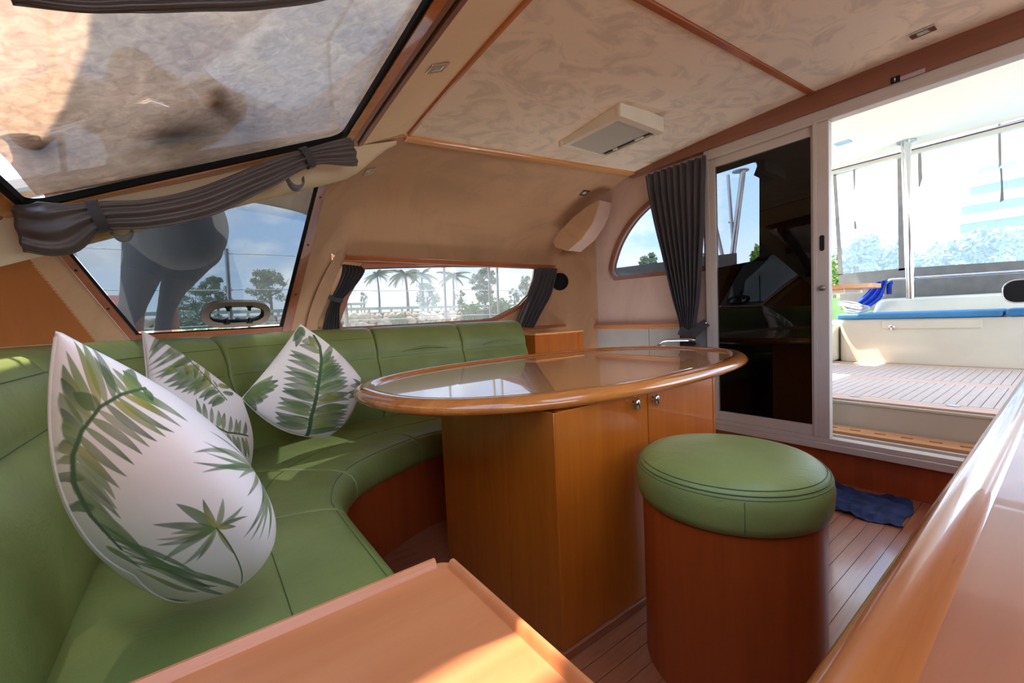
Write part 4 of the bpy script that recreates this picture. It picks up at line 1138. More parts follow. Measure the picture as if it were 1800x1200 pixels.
big += [(f3[0], f3[1], x, y, w) for x, y, w in ((341, 795, 6), (339, 812, 5), (355, 830, 5), (357, 775, 4), (368, 757, 4), (380, 748, 4), (435, 872, 6), (428, 945, 6), (440, 950, 6), (455, 950, 6), (470, 950, 6), (476, 920, 6), (460, 890, 6), (420, 840, 5))]
big += [(240, 1000, 350, 1040, 6), (230, 1015, 320, 1055, 6), (205, 1010, 290, 1058, 6), (250, 990, 385, 1045, 5), (180, 960, 250, 1000, 6)]
seatz = 0.492
A0 = Vector((-0.150, 0.83, 1.058))
P_big = [U(100, 584, 'X', -0.150), U(412, 775, 'Y', 0.98), U(474, 1012, 'Z', seatz+0.055), U(205, 1056, 'Z', seatz+0.055)]
make_pillow('largest leaf print pillow, leaning upright at the near end of the settee', P_big, (0.45, -0.85, 0.25), 0.135, big, bow=(-0.02, -0.07, -0.10, -0.16), N=360, seed=2, sag=0.5, rnd=(0.28, 0.22, 0.1), stems=[(st1, 2.0), ([fan, (405, 960), (424, 1024)], 1.5), ([f3, (462, 880)], 1.6)])
# middle pillow, half hidden behind the large one
mid = frond([(287, 593), (305, 607), (320, 620), (335, 634), (348, 648), (360, 660), (372, 673), (385, 688), (395, 700)],
            [(262, 620), (258, 645), (265, 660), (280, 668), (295, 680), (318, 690), (340, 695), (358, 705), (372, 715)], 8)
mid += frond([(300, 600), (320, 615), (340, 632), (358, 650), (375, 668), (392, 690)], [(318, 600), (340, 615), (362, 634), (382, 655), (398, 672), (410, 690)], 7)
mid += frond([(352, 735), (372, 745), (392, 755), (412, 763), (428, 765)], [(345, 700), (372, 715), (395, 725), (415, 735), (432, 740)], 7)
mid += frond([(360, 745), (380, 755), (400, 762), (418, 767), (432, 768)], [(365, 790), (388, 795), (408, 800), (424, 803), (438, 805)], 8)
P_mid = [U(250, 582, 'Y', 1.92), U(425, 700, 'Y', 1.86), U(440, 822, 'Z', seatz+0.02), U(262, 812, 'Y', 1.50)]
make_pillow('leaf print pillow half hidden behind the largest pillow', P_mid, (0.35, -0.9, 0.25), 0.09, mid, bow=(-0.04, -0.06, 0.0, 0.02), N=240, seed=5, sag=0.3, stems=[([(287, 593), (330, 630), (360, 660), (398, 702)], 1.8), ([(345, 735), (400, 760), (436, 766)], 1.8)])
# diamond pillow in the corner
ls = [(510, 615), (505, 632), (498, 653), (498, 675), (495, 687), (487, 708), (483, 723), (485, 743)]
stm = [(562, 640), (562, 655), (561, 672), (558, 690), (554, 704), (550, 722), (546, 738), (541, 752)]
dia = frond(stm, ls, 6)+frond([(563, 620), (560, 610), (556, 602)], [(525, 606), (542, 590), (530, 600)], 5)
rsd = [(578, 606), (587, 625), (597, 638), (604, 648), (610, 663), (613, 677), (615, 703), (613, 717), (610, 728), (605, 740), (600, 755)]
dia += frond([(565, 632), (565, 645), (564, 655), (562, 668), (560, 680), (558, 692), (553, 712), (550, 726), (547, 738), (543, 748), (539, 760)], rsd, 6)
dia += [(428, 698, x, y, 4.5) for x, y in ((490, 668), (490, 677), (483, 685), (472, 697), (463, 705), (450, 722), (480, 660))]
dia += [(640, 690, x, y, 5) for x, y in ((612, 690), (615, 678), (620, 665), (612, 700), (625, 715))]+[(528, 574, x, y, 4) for x, y in ((515, 600), (520, 610), (535, 592))]
P_dia = [U(425, 700, 'Y', 2.02), U(528, 570, 'Y', 2.30), U(638, 664, 'Y', 2.12), U(578, 778, 'Z', seatz+0.015)]
make_pillow('diamond turned leaf print pillow against the backrest, left of the table', P_dia, (0.2, -0.92, 0.35), 0.085, dia, bow=(0.02, -0.03, -0.08, -0.10), N=240, seed=9, sag=0.0, rnd=(0.1, 0.05, 0.0), stems=[([(535, 772), (547, 733), (560, 673), (565, 632), (562, 608), (552, 590)], 1.7)])
# ------------------------------------------------------------------ mesh cover laid over the windscreen outside
v1, v2 = find_S(425, 369)[1], find_S(530, 388)[1]; xa, xb = find_S(425, 369)[0], find_S(530, 388)[0]
rows = []
for i in range(61):
    x = lerp(-0.395, 0.98, i/60); row = []
    for j in range(40):
        y = lerp(0.94, ridge(x).y-0.03, j/39)
        row.append(Vector((x, y, (zw(x, y) if x < 0.70 else zc(max(x, 0.97), y)+0.04)+0.045+0.006*math.sin(9*x+4*y)+0.004*math.sin(17*y-6*x))))
    vd = max(0.10, lerp(v1, v2, (x-xa)/(xb-xa))) if x > xa-0.12 else 0.10
    vd = lerp(0.10, vd, smooth(xa-0.14, xa, x)); vd = min(vd, 0.9)
    for j in range(12):
        v = lerp(0.04, vd, j/11); row.append(S(x, v)+Vector((0, 0.05, 0.055)))
    rows.append(row)
tag(obj('windscreen_cover', MB().sheet(rows, (0, 0, 0.002)), 'cover_mesh', sm=True), 'grey mesh sheet spread over the outside of the windscreen', 'cover')

# ------------------------------------------------------------------ boat outside: deck, guard rail
poly = [(3.0, WY+0.07), (0.85, WY+0.07)]+[(x, lowy(x)+0.07) for x in (0.62, 0.37, 0.08, -0.22, -0.5, -0.74)]+[(-0.76, -2.0), (-3.2, -2.0), (-3.2, 4.0), (6.2, 4.0), (6.2, WY+0.07)]
struct('deck', MB().plate(poly, [], (0, 0, 0.66), (1, 0, 0), (0, 1, 0), (0, 0, 0.06)), 'gelcoat', 'white side deck and foredeck outside the cabin', 'deck')
GY = 3.6
lf = thing('guard_rail', (1.2, GY, 0.72), 'steel stanchions and wires of the guard rail along the side deck', 'guard rail')
for x, h in ((-2.6, 1.62), (0.185, 1.63), (1.89, 1.66), (2.40, 1.66), (2.50, 1.66), (4.2, 1.66)):
    obj('stanchion', MB().tube([(x, GY, 0.72), (x, GY, 1.2), (x+0.008, GY, h)], 0.013, 10).lathe([(0.032, 0.72), (0.032, 0.735), (0.016, 0.75)], (x, GY, 0), 12), 'brushed_steel', lf, sm='auto')
for z in (1.60, 1.345, 1.10):
    obj('wire', MB().tube([(x, GY, z-0.01*math.sin((x+2.6)*2)**2) for x in np.linspace(-2.6, 4.2, 30)], 0.0035, 6), 'white_line', lf, sm=True)

# ------------------------------------------------------------------ cockpit
RX = 3.25; CZ = 0.45
ck = struct('cockpit_deck', MB().box(RX, 6.2, -1.8, 2.6, 0.2, CZ-0.006), 'deck_caulk', 'laid teak cockpit deck beyond the door', 'deck')
struct('cockpit_step', MB().box(3.02, RX, -1.8, 2.6, 0.05, 0.265).box(RX-0.03, RX+0.0, -1.8, 2.6, 0.265, CZ-0.03).box(RX-0.045, RX+0.002, -1.8, 2.6, CZ-0.03, CZ-0.012), 'gelcoat', 'cream moulded step just outside the door sill', 'step', bev=0.006)
pl1 = MB().box(0, 0.80, 0, 0.0435, -0.006, 0.0).mesh('plank'); pl2 = MB().box(0, 0.86, 0, 0.0435, -0.006, 0.0).mesh('plank')
for p_ in (pl1, pl2): fixn(p_); p_.materials.append(MATS['deck_teak'])
for k in range(54):
    for x0, pm_ in ((3.37, pl1), (4.32, pl2)):
        o = bpy.data.objects.new('plank', pm_); COL.objects.link(o); o.parent = ck; o.location = (x0, -0.72+k*0.0475, CZ)
for x0, x1 in ((RX-0.03, RX+0.05), (RX+0.053, RX+0.115), (4.175, 4.245), (4.25, 4.315), (5.185, 5.29)):
    obj('border_plank', MB().box(x0, x1, -0.74, 1.86, CZ-0.03 if x0 < RX else CZ-0.006, CZ), 'deck_border', ck, bev=0.002)
for yy in (0.42, 0.86, 1.3):
    obj('deck_ring', MB().lathe([(0.03, 0), (0.03, 0.004), (0.012, 0.006)], (RX+0.09, yy, CZ), 16), 'brushed_steel', ck, sm='auto')
sl_ = [[(3.10, 0.94-k*0.115), (3.125, 0.94-k*0.115), (3.125, 0.89-k*0.115), (3.10, 0.89-k*0.115)] for k in range(12)]
tag(obj('step_grating', MB().plate(rrect(3.035, 3.20, -0.5, 0.985, 0.02), sl_, (0, 0, 0.266), (1, 0, 0), (0, 1, 0), (0, 0, 0.018)), 'table_teak', bev=0.002), 'slotted teak grating on the step outside the door', 'grating')

SX = 5.30
st_ = thing('cockpit_bench', (5.6, 0.3, CZ), 'white moulded bench across the back of the cockpit', 'bench')
yl_ = U(1474, 600, 'X', SX).y
zs = U(1600, 560, 'X', SX).z
obj('seat_front', MB().plate(rrect(SX, SX+0.55, -1.7, yl_, 0.07, 8), [], (0, 0, CZ), (1, 0, 0), (0, 1, 0), (0, 0, zs-CZ)), 'gelcoat', st_, sm='auto', bev=0.01)
ll, lr = U(1551, 570, 'X', SX).y, U(1727, 570, 'X', SX).y
z0_, z1_ = U(1640, 577, 'X', SX).z, zs-0.012
obj('locker_lid', MB().box(SX-0.010, SX+0.01, lr, ll, z0_-0.0, z1_), 'gelcoat', st_, bev=0.005)
obj('locker_lid', MB().box(SX-0.010, SX+0.01, lr-1.2, lr-0.35, z0_-0.0, z1_), 'gelcoat', st_, bev=0.005)
obj('latch', MB().lathe([(0.024, 0), (0.024, 0.006), (0.016, 0.012), (0.008, 0.014)], (SX-0.01, U(1568, 575, 'X', SX).y, U(1568, 575, 'X', SX).z), 16, (-1, 0, 0)), 'chrome', st_, sm='auto')
bk = [(SX+0.42, zs), (SX+0.44, zs+0.04), (SX+0.50, zs+0.17), (SX+0.54, zs+0.20), (SX+0.66, zs+0.20), (SX+0.68, zs)]
yb_ = U(1534, 530, 'X', SX+0.48).y
rw = []
for y, k in ((yb_, 0.3), (yb_-0.02, 0.8), (yb_-0.06, 0.97), (yb_-0.12, 1.0), (-1.7, 1.0)):
    rw.append([(x, y, zs+(z-zs)*k) for x, z in bk])
obj('seat_back', MB().grid(rw, closed=True, cap=True), 'gelcoat', st_, sm='auto', ang=50)
obj('side_moulding', MB().box(SX-0.25, SX+0.66, yl_+0.01, yl_+0.75, CZ, zs-0.02), 'gelcoat', st_, bev=0.03, seg=4)
c1l, c1r = U(1472, 560, 'X', SX).y, U(1764, 548, 'X', SX).y
tag(obj('bench_cushion', MB().box(SX-0.03, SX+0.40, c1r, c1l, zs+0.004, zs+0.062), 'cushion_blue', bev=0.02, seg=4), 'long blue cushion on the cockpit bench facing the door', 'cushion', 'blue bench cushions')
tag(obj('bench_cushion', MB().box(SX-0.03, SX+0.40, c1r-1.1, c1r-0.012, zs+0.004, zs+0.066), 'cushion_blue', bev=0.02, seg=4), 'blue cushion on the cockpit bench, cut by the right edge', 'cushion', 'blue bench cushions')
bp0 = U(1768, 513, 'X', 5.2)
bpod = thing('black_pod', (5.2, bp0.y-0.1, zs), 'glossy black rounded pod with a chrome rim above the bench, at the right edge', 'pod')
obj('shell', MB().plate(rrect(bp0.y-0.30, bp0.y+0.01, bp0.z-0.085, bp0.z+0.085, 0.07, 8), [], (5.16, 0, 0), (0, 1, 0), (0, 0, 1), (0.10, 0, 0)), 'black_plastic', bpod, bev=0.03, seg=5, sm='auto')
obj('rim', MB().tube([(5.155, y, z) for y, z in rrect(bp0.y-0.305, bp0.y+0.015, bp0.z-0.09, bp0.z+0.09, 0.075, 8)], 0.0035, 8, closed=True), 'chrome', bpod, sm=True)
obj('pillar', MB().tube([(5.21, bp0.y-0.15, zs+0.05), (5.21, bp0.y-0.15, bp0.z-0.05)], 0.02, 10), 'black_plastic', bpod, sm='auto')

# hardtop over the cockpit with its posts
HT = lambda x: 2.47+(x-3.0)*0.045
ht = thing('hardtop', (4.5, 0.3, 2.6), 'white hardtop roof above the cockpit', 'roof')
obj('roof_skin', MB().sheet([[(x, y, HT(x)-0.03*((y-0.3)/2.2)**4) for y in np.linspace(-1.9, 2.05, 24)] for x in np.linspace(2.97, 5.95, 8)], (0, 0, 0.09)), 'hardtop_white', ht, sm='auto')
obj('edge_beam', MB().box(5.90, 5.97, -1.9, 2.05, HT(5.9)-0.085, HT(5.9)-0.03), 'gelcoat', ht, bev=0.01)
obj('edge_line', MB().box(5.895, 5.90, -1.9, 2.05, HT(5.9)-0.05, HT(5.9)-0.04), 'deck_caulk', ht)
pl_ = hit(1481, 250, lambda x, y: HT(x)); obj('spotlight', MB().box(pl_.x-0.06, pl_.x+0.06, pl_.y-0.06, pl_.y+0.06, pl_.z-0.008, pl_.z+0.01), 'brushed_steel', ht, bev=0.003)
PX_ = 5.62
pt0, pb0 = U(1592, 247, 'X', PX_), U(1599, 516, 'X', PX_)
po = thing('roof_post', (PX_, pb0.y, zs), 'polished steel post between bench and hardtop, right of the open doorway middle', 'post')
obj('tube', MB().tube([(PX_, pt0.y-0.012, HT(PX_)-0.005), (PX_, pb0.y-0.012, pb0.z-0.05)], 0.027, 14), 'chrome', po, sm='auto')
obj('tube', MB().tube([(PX_+0.06, pt0.y+0.03, HT(PX_)-0.005), (PX_+0.06, pb0.y+0.02, pb0.z-0.05)], 0.018, 14), 'chrome', po, sm='auto')
obj('flange', MB().lathe([(0.075, 0), (0.075, 0.008), (0.04, 0.014)], (PX_+0.02, pt0.y, HT(PX_)-0.012), 20), 'brushed_steel', po, sm='auto')
vp = thing('roof_brace', (4.9, 2.0, 0.9), 'slanting steel brace legs under the hardtop, seen through the clear gap of the door', 'brace')
for (a, b, rr) in (((1304, 316), (1279, 520), 0.03), ((1283, 350), (1296, 520), 0.018), ((1246, 360), (1262, 470), 0.02), ((1243, 330), (1268, 440), 0.02)):
    p, q = U(*a, 'X', 4.9), U(*b, 'X', 4.9)
    obj('leg', MB().tube([Vector((4.9, p.y+(p.y-q.y)*(HT(4.9)-p.z)/(p.z-q.z), HT(4.9)-0.01)), q, q+(q-p)*0.8], rr, 12), 'brushed_steel', vp, sm='auto')
p, q = U(1281, 390, 'X', 4.9), U(1297, 390, 'X', 4.9)
obj('rung', MB().tube([p, q], 0.014, 8), 'brushed_steel', vp, sm='auto')
p = U(1302, 313, 'X', 4.9); obj('flange', MB().lathe([(0.085, 0), (0.085, 0.01)], (4.9, p.y, HT(4.9)-0.012), 20), 'brushed_steel', vp, sm='auto')

# clear vinyl enclosure behind the bench
EX = 6.02
en = thing('cockpit_enclosure', (EX, 0.3, 1.1), 'clear vinyl cockpit enclosure with grey canvas borders', 'enclosure')
e = lambda x, y: (lambda p: (p.y, p.z))(U(x, y, 'X', EX))
def epanel(nm, q, mat, t=0.004, dx=0.0): return obj(nm, MB().plate([e(*k) for k in q], [], (EX+dx, 0, 0), (0, 1, 0), (0, 0, 1), (t, 0, 0)), mat, en)
epanel('window_panel', [(1470, 300), (1590, 268), (1590, 480), (1478, 485)], 'vinyl_clear')
epanel('window_panel', [(1590, 268), (2300, 74), (2300, 465), (1590, 480)], 'vinyl_clear')
epanel('canvas_skirt', [(1474, 482), (1590, 471), (2300, 426), (2300, 545), (1478, 545)], 'canvas_grey', 0.006, -0.006)
epanel('canvas_strip', [(1577, 272), (1591, 268), (1593, 474), (1580, 476)], 'canvas_grey', 0.006, -0.006)
epanel('canvas_strip', [(1466, 303), (2300, 66), (2300, 80), (1466, 309)], 'canvas_grey', 0.006, -0.006)
epanel('canvas_strip', [(1464, 305), (1470, 303), (1482, 482), (1474, 484)], 'canvas_grey', 0.006, -0.006)
for q in ([(1500, 291), (1505, 290), (1504, 325), (1502, 340)], [(1502, 390), (1505, 388), (1507, 402), (1503, 403)], [(1614, 259), (1620, 257), (1622, 315), (1617, 330), (1615, 328)], [(1754, 218), (1760, 217), (1761, 290), (1756, 296)], [(1758, 296), (1762, 296), (1765, 352), (1758, 356), (1760, 330)]):
    epanel('strap', q, 'canvas_grey', 0.004, -0.02)
# stainless rail, towel and rope on the bench back
rp_ = spline([U(1551, 520, 'X', 5.75), U(1553, 503, 'X', 5.75), U(1562, 494, 'X', 5.75), U(1578, 490.5, 'X', 5.75), U(1700, 483, 'X', 5.75), U(1860, 473, 'X', 5.75)], 40)
tag(obj('push_rail', MB().tube(rp_, 0.014, 10), 'chrome', sm=True), 'bent steel rail along the top of the bench back', 'rail')
tw = []
tl = [(1538, 497), (1526, 512), (1513, 524), (1503, 532), (1495, 541)]; tr = [(1562, 491), (1556, 510), (1550, 524), (1535, 536), (1520, 546)]
L1, R1 = spline([U(x, y, 'X', 5.72) for x, y in tl], 20), spline([U(x, y, 'X', 5.72) for x, y in tr], 20)
for i in range(20):
    tw.append([L1[i].lerp(R1[i], j/20)+Vector((0.02*math.sin(j*0.9+i*0.1)-0.02, 0, 0)) for j in range(21)])
bt = thing('beach_towel', L1[10], 'bright blue towel hung over the end of the steel rail', 'towel')
obj('hanging_fold', MB().sheet(tw, (0.008, 0, 0)), 'towel_blue', bt, sm=True)
tw2 = [[U(lerp(1558, 1567, j/8)+(2 if i < 3 else 0), lerp(494, 517, i/10), 'X', 5.775)+Vector((0.01*math.sin(j), 0, 0)) for j in range(9)] for i in range(11)]
obj('back_fold', MB().sheet(tw2, (0.008, 0, 0)), 'towel_blue', bt, sm=True)
rc = U(1500, 540, 'X', 5.45)
rp2 = thing('rope_coil', rc, 'loose coil of pale rope left of the bench back', 'rope')
for k in range(5):
    a0 = k*0.6
    obj('loop', MB().tube([(rc.x+0.04*k*0.5+0.07*math.sin(a)*math.cos(a0), rc.y+0.10*math.cos(a)+0.02*k-0.03, rc.z-0.02+0.012*k+0.035*math.sin(a+a0)) for a in np.linspace(0, 2*math.pi, 28)[:-1]], 0.009, 7, closed=True), 'rope_white', rp2, sm=True)
# cockpit table
ctb = thing('cockpit_table', (4.6, 1.7, CZ), 'round ended teak cockpit table seen just past the door frame', 'table')
ye = U(1543, 508, 'X', 4.6).y; ztb = U(1510, 500, 'X', 4.6).z
obj('tabletop', MB().plate(rrect(4.25, 4.95, ye, 2.3, 0.28, 10), [], (0, 0, ztb-0.035), (1, 0, 0), (0, 1, 0), (0, 0, 0.035)), 'table_teak', ctb, sm='auto', bev=0.008)
obj('apron', MB().box(4.35, 4.85, ye+0.16, 2.2, ztb-0.07, ztb-0.035), 'gelcoat', ctb, bev=0.006)
obj('pedestal', MB().tube([(4.6, 1.85, CZ), (4.6, 1.85, ztb-0.05)], 0.05, 16), 'gelcoat', ctb, sm='auto')
# grey canvas dodger seen through the arched window
tag(obj('canvas_dodger', MB().sheet([[(3.7+0.3*u, lerp(3.4, 1.9, u), z) for u in np.linspace(0, 1, 8)] for z in (0.7, U(1120, 466, 'X', 3.8).z+0.0)], (0.01, 0, 0)), 'canvas_grey'), 'grey canvas weather cloth below the arched window outside', 'canvas')
# ------------------------------------------------------------------ shore: sea wall, guard rail, palms, trees
def leafmat(name, a, b):
    mt, n, bs = material(name)
    oi = n.nodes.new('ShaderNodeNewGeometry')
    n.links.new(cramp(n, oi.outputs['Random Per Island'], [(0.0, a), (1.0, b)]), bs.inputs['Base Color'])
    bs.inputs['Roughness'].default_value = 0.7; bs.inputs['Specular IOR Level'].default_value = 0.2
    return mt
leafmat('leaf_olive', lin(126, 138, 100), lin(184, 190, 150))
leafmat('leaf_green', lin(84, 116, 50), lin(168, 186, 92))
leafmat('leaf_palm', lin(112, 120, 88), lin(166, 170, 128))
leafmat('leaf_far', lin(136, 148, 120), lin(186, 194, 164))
plain('bark', lin(120, 100, 84), 0.9, var=0.15)
plain('rock', lin(240, 208, 168), 0.9, var=0.12, vs=1.2, bmp=0.5, bs=3)
plain('rock_dark', lin(92, 66, 50), 0.95, var=0.2, vs=1.2)
plain('lawn', lin(112, 132, 74), 0.95, var=0.15, vs=0.3)
plain('concrete', lin(190, 188, 172), 0.8, var=0.06, vs=0.5)
plain('rail_green', lin(168, 182, 154), 0.7)
plain('water', lin(60, 96, 104), 0.08, spec=0.6)
plain('tower_white', lin(232, 230, 226), 0.6)
plain('tower_glass', lin(120, 160, 190), 0.25)
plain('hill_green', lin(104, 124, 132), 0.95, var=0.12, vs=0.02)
plain('roof_red', lin(176, 76, 60), 0.8)
plain('wall_cream', lin(220, 210, 196), 0.8)

QY = 70.0
zq = lambda px, py, y=QY: U(px, py, 'Y', y).z
GZ_ = zq(730, 541)-0.5
struct('ground', MB().box(-200, 260, QY+5, 420, -3, GZ_), 'lawn', 'flat grassy shore beyond the sea wall', 'ground')
struct('water', MB().box(-300, 400, 4.4, QY+3, -3.2, -3.0), 'water', 'harbour water between boat and shore', 'water')
ztop_ = zq(730, 548)
sw = thing('seawall', (20, QY, -2), 'stone sea wall with a pale guard rail along the shore', 'wall')
obj('bank', MB().grid([[(x, QY+0.6, -3.0), (x, QY+3.0, ztop_), (x, QY+6, ztop_), (x, QY+6, -3.0)] for x in np.linspace(-40, 80, 20)], closed=True, cap=True), 'rock_dark', sw)
obj('kerb', MB().box(-40, 80, QY+3.0, QY+3.6, ztop_-0.1, ztop_+0.25), 'concrete', sw)
rn = random.Random(21)
rock_me = []
import bmesh
for k in range(6):
    b = bmesh.new(); bmesh.ops.create_icosphere(b, subdivisions=2 if k < 3 else 1, radius=1)
    for v in b.verts:
        d = v.co.normalized(); f = 1+0.22*math.sin(3*d.x+k*2)+0.2*math.sin(4*d.y-k)+0.15*math.sin(5*d.z+2*k)
        v.co = d*min(1.15, max(0.72, f))
    me = bpy.data.meshes.new('rock'); b.to_mesh(me); b.free(); me.materials.append(MATS['rock']); rock_me.append(me)
nr = 0
for r_ in range(5):
    x = -9.0+0.5*r_
    while x < 46 and nr < 290:
        s = rn.uniform(0.55, 0.95); zz_ = ztop_-0.45-r_*0.85+rn.uniform(-0.2, 0.2)
        yy_ = lerp(QY+0.6, QY+3.0, (zz_+3)/(ztop_+3))
        o = bpy.data.objects.new('rock', rn.choice(rock_me)); COL.objects.link(o); o.parent = sw
        o.location = Vector((x, yy_, zz_))-sw.location; o.scale = (s*rn.uniform(0.9, 1.35), s, s*rn.uniform(0.6, 0.95))
        o.rotation_euler = (rn.uniform(-0.5, 0.5), rn.uniform(-0.5, 0.5), rn.uniform(0, 3)); nr += 1
        x += s*rn.uniform(1.6, 2.1)
gr = thing('roadside_barrier', (20, QY+4, ztop_), 'pale green crash barrier on short posts above the sea wall', 'barrier')
obj('beam', MB().box(-40, 80, QY+3.9, QY+4.05, ztop_+0.65, ztop_+1.15), 'rail_green', gr)
pm_ = MB().box(-0.18, 0.18, -0.15, 0.15, 0, 0.85).mesh('post'); fixn(pm_); pm_.materials.append(MATS['concrete'])
for k in range(44):
    o = bpy.data.objects.new('post', pm_); COL.objects.link(o); o.parent = gr; o.location = Vector((-20+k*2.0, QY+4.1, ztop_+0.0))-gr.location
# low shrubs hanging over the wall
def leafball(c, r, n, s, seed, mat=None, flat=1.0):
    rn_ = np.random.default_rng(seed); c = np.array(c); V = []; F = []
    for k in range(n):
        d = rn_.normal(size=3); d /= np.linalg.norm(d); rad = rn_.random()**0.4
        p = c+d*np.array(r)*rad
        a = rn_.normal(size=3); a /= np.linalg.norm(a); b_ = np.cross(a, rn_.normal(size=3)); b_ /= np.linalg.norm(b_)
        w = s*rn_.uniform(0.6, 1.3); o = len(V)
        V += [p-a*w, p+b_*w*0.5, p+a*w, p-b_*w*0.5]; F.append((o, o+1, o+2, o+3))
    return V, F
def bush(px, py, y, r, n, s, mat, label, seed):
    p = U(px, py, 'Y', y); mb = MB(); 
    for k in range(4):
        rn_ = random.Random(seed*7+k); V, F = leafball((p.x+rn_.uniform(-1, 1)*r*0.6, y+rn_.uniform(-1, 1)*0.3, p.z+rn_.uniform(-0.3, 0.3)*r), (r*0.8, r*0.6, r*0.6), n//4, s, seed+k); mb.add(V, F)
    me = mb.mesh('shrub'); me.materials.append(MATS[mat]); o = bpy.data.objects.new('shrub', me); COL.objects.link(o)
    tag(o, label, 'shrub', 'shrubs growing over the sea wall')
bush(700, 562, QY+0.4, 1.3, 500, 0.25, 'leaf_green', 'small green shrub among the rocks at the middle of the side window', 3)
bush(835, 548, QY+0.6, 2.6, 900, 0.3, 'leaf_green', 'broad green shrub over the rocks near the aft end of the side window', 4)
bush(880, 538, QY+2.0, 2.6, 900, 0.3, 'leaf_green', 'leafy shrub by the wall next to the twin gate stanchions', 6)
bush(350, 573, QY+0.6, 3.0, 900, 0.3, 'leaf_olive', 'olive shrub on the bank below the trees in the corner window', 8)

def tree(px, pyb, pyt, wpx, y, label, mat='leaf_olive', n=2600, seed=0, gap=0.35, blobs=9, shape=1.0):
    b0 = U(px, pyb, 'Y', y); b0.z = GZ_; t0 = U(px, pyt, 'Y', y); H = t0.z-b0.z; W = wpx/FPX*y/ray(px, pyb).y*0.95
    rn_ = random.Random(seed); root = thing('tree', b0, label, 'tree', 'broadleaf trees on the shore')
    tm = MB().tube([b0+Vector((0, 0, -0.6)), b0+Vector((0.1, 0, H*0.3)), b0+Vector((-0.1, 0, H*0.62))], lambda u: H*lerp(0.035, 0.012, u), 8)
    for k in range(5):
        a = rn_.uniform(0, 6.28); q = b0+Vector((0, 0, H*rn_.uniform(0.25, 0.45)))
        tm.tube([q, q+Vector((math.cos(a)*W*0.25, math.sin(a)*W*0.2, H*0.15)), q+Vector((math.cos(a)*W*0.42, math.sin(a)*W*0.3, H*0.36))], lambda u: H*lerp(0.014, 0.004, u), 6)
    obj('trunk', tm, 'bark', root, sm=True)
    cm = MB()
    for k in range(blobs*3):
        a = rn_.uniform(0, 6.28); rr = rn_.random()**0.5
        hz = rn_.uniform(gap, 0.93); wd = max(0.25, 1.05-abs(hz-0.58)*1.5*shape)
        c = (b0.x+math.cos(a)*rr*W*0.42*wd, b0.y+math.sin(a)*rr*W*0.3*wd, b0.z+H*hz)
        q_ = rn_.uniform(0.7, 1.3); V, F = leafball(c, (W*0.12*q_, W*0.12*q_, H*0.075*q_), int(n*1.4)//(blobs*3), H*0.024, seed*50+k); cm.add(V, F)
    me = cm.mesh('crown'); me.materials.append(MATS[mat]); o = bpy.data.objects.new('crown', me); COL.objects.link(o); o.parent = root; o.location = -root.location
    return root
tree(345, 576, 500, 95, QY+14, 'broad grey green tree right of the person in the corner window', seed=1, blobs=12, gap=0.3)
tree(385, 572, 484, 60, QY+20, 'taller thin crowned tree behind the stanchion in the corner window', seed=2, blobs=9, gap=0.45)
tree(478, 560, 470, 80, QY+16, 'tree at the aft edge of the corner window', seed=3, blobs=11, gap=0.35)
tree(640, 541, 512, 22, QY+14, 'small bent sapling near the forward side curtain', seed=4, blobs=5, n=500, gap=0.55)
tree(752, 540, 496, 62, QY+12, 'dense rounded tree under the palms in the side window', seed=5, blobs=12, gap=0.2, n=3200)
tree(853, 536, 470, 62, QY+14, 'largest dark tree beside the twin stanchions', seed=6, blobs=14, gap=0.22, n=3600)
tree(905, 534, 505, 34, QY+13, 'low tree between the largest tree and the aft side curtain', seed=7, blobs=7, gap=0.3, n=1200)
tree(928, 530, 482, 40, QY+18, 'sparse tree right beside the aft side curtain', seed=8, blobs=8, gap=0.45, n=1200)
tree(812, 538, 505, 30, QY+16, 'small tree between the dense rounded tree and the largest tree', seed=9, blobs=6, gap=0.3, n=900)

def frond_mesh(seed):
    rn_ = random.Random(seed); mb = MB(); n = 16; L = 2.6
    pts = [Vector((L*t, 0, 0.9*t-1.9*t*t)) for t in np.linspace(0, 1, n)]
    mb.tube(pts, lambda u: lerp(0.04, 0.01, u), 4)
    for i in range(1, n):
        p = pts[i]; l = 0.75*math.sin(math.pi*(0.12+0.85*i/n))+0.1
        for s in (-1, 1):
            q = p+Vector((0.25, s*l*0.55, -l*0.62)); w = Vector((0.12, 0, 0.03))
            mb.add([p-w, p+w, q], [(0, 1, 2)])
    me = mb.mesh('frond'); me.materials.append(MATS['leaf_palm']); return me
fms = [frond_mesh(k) for k in range(3)]
def palm(px, pyb, pyt, y, label, seed, sc=1.0, lean=0.0):
    rn_ = random.Random(seed); b0 = U(px+lean, pyb, 'Y', y); b0.z = GZ_; t0 = U(px, pyt, 'Y', y)
    root = thing('palm_tree', b0, label, 'palm', 'palms on the shore')
    obj('trunk', MB().tube(spline([b0-Vector((0, 0, 0.5)), b0.lerp(t0, 0.5)+Vector((0.15, 0, 0)), t0], 12), lambda u: lerp(0.26, 0.14, u)*sc, 8), 'bark', root, sm=True)
    for k in range(20):
        o = bpy.data.objects.new('frond', rn_.choice(fms)); COL.objects.link(o); o.parent = root; o.location = t0-root.location
        o.rotation_euler = (0, rn_.uniform(-0.75, 0.45), k*2.39+rn_.uniform(-0.2, 0.2)); o.scale = (sc*rn_.uniform(0.8, 1.1),)*3
palm(663, 541, 484, QY+12, 'slim single palm nearest the forward side curtain', 1, 0.95, 4)
palm(712, 538, 482, QY+13, 'windblown palm left of the dense rounded tree', 2, 1.35, 5)
palm(741, 538, 482, QY+22, 'palm rising straight out of the dense rounded tree', 3, 1.3, 2)
palm(796, 536, 486, QY+12, 'palm between the two steel stanchions, right of the rounded tree', 4, 1.25, 1)
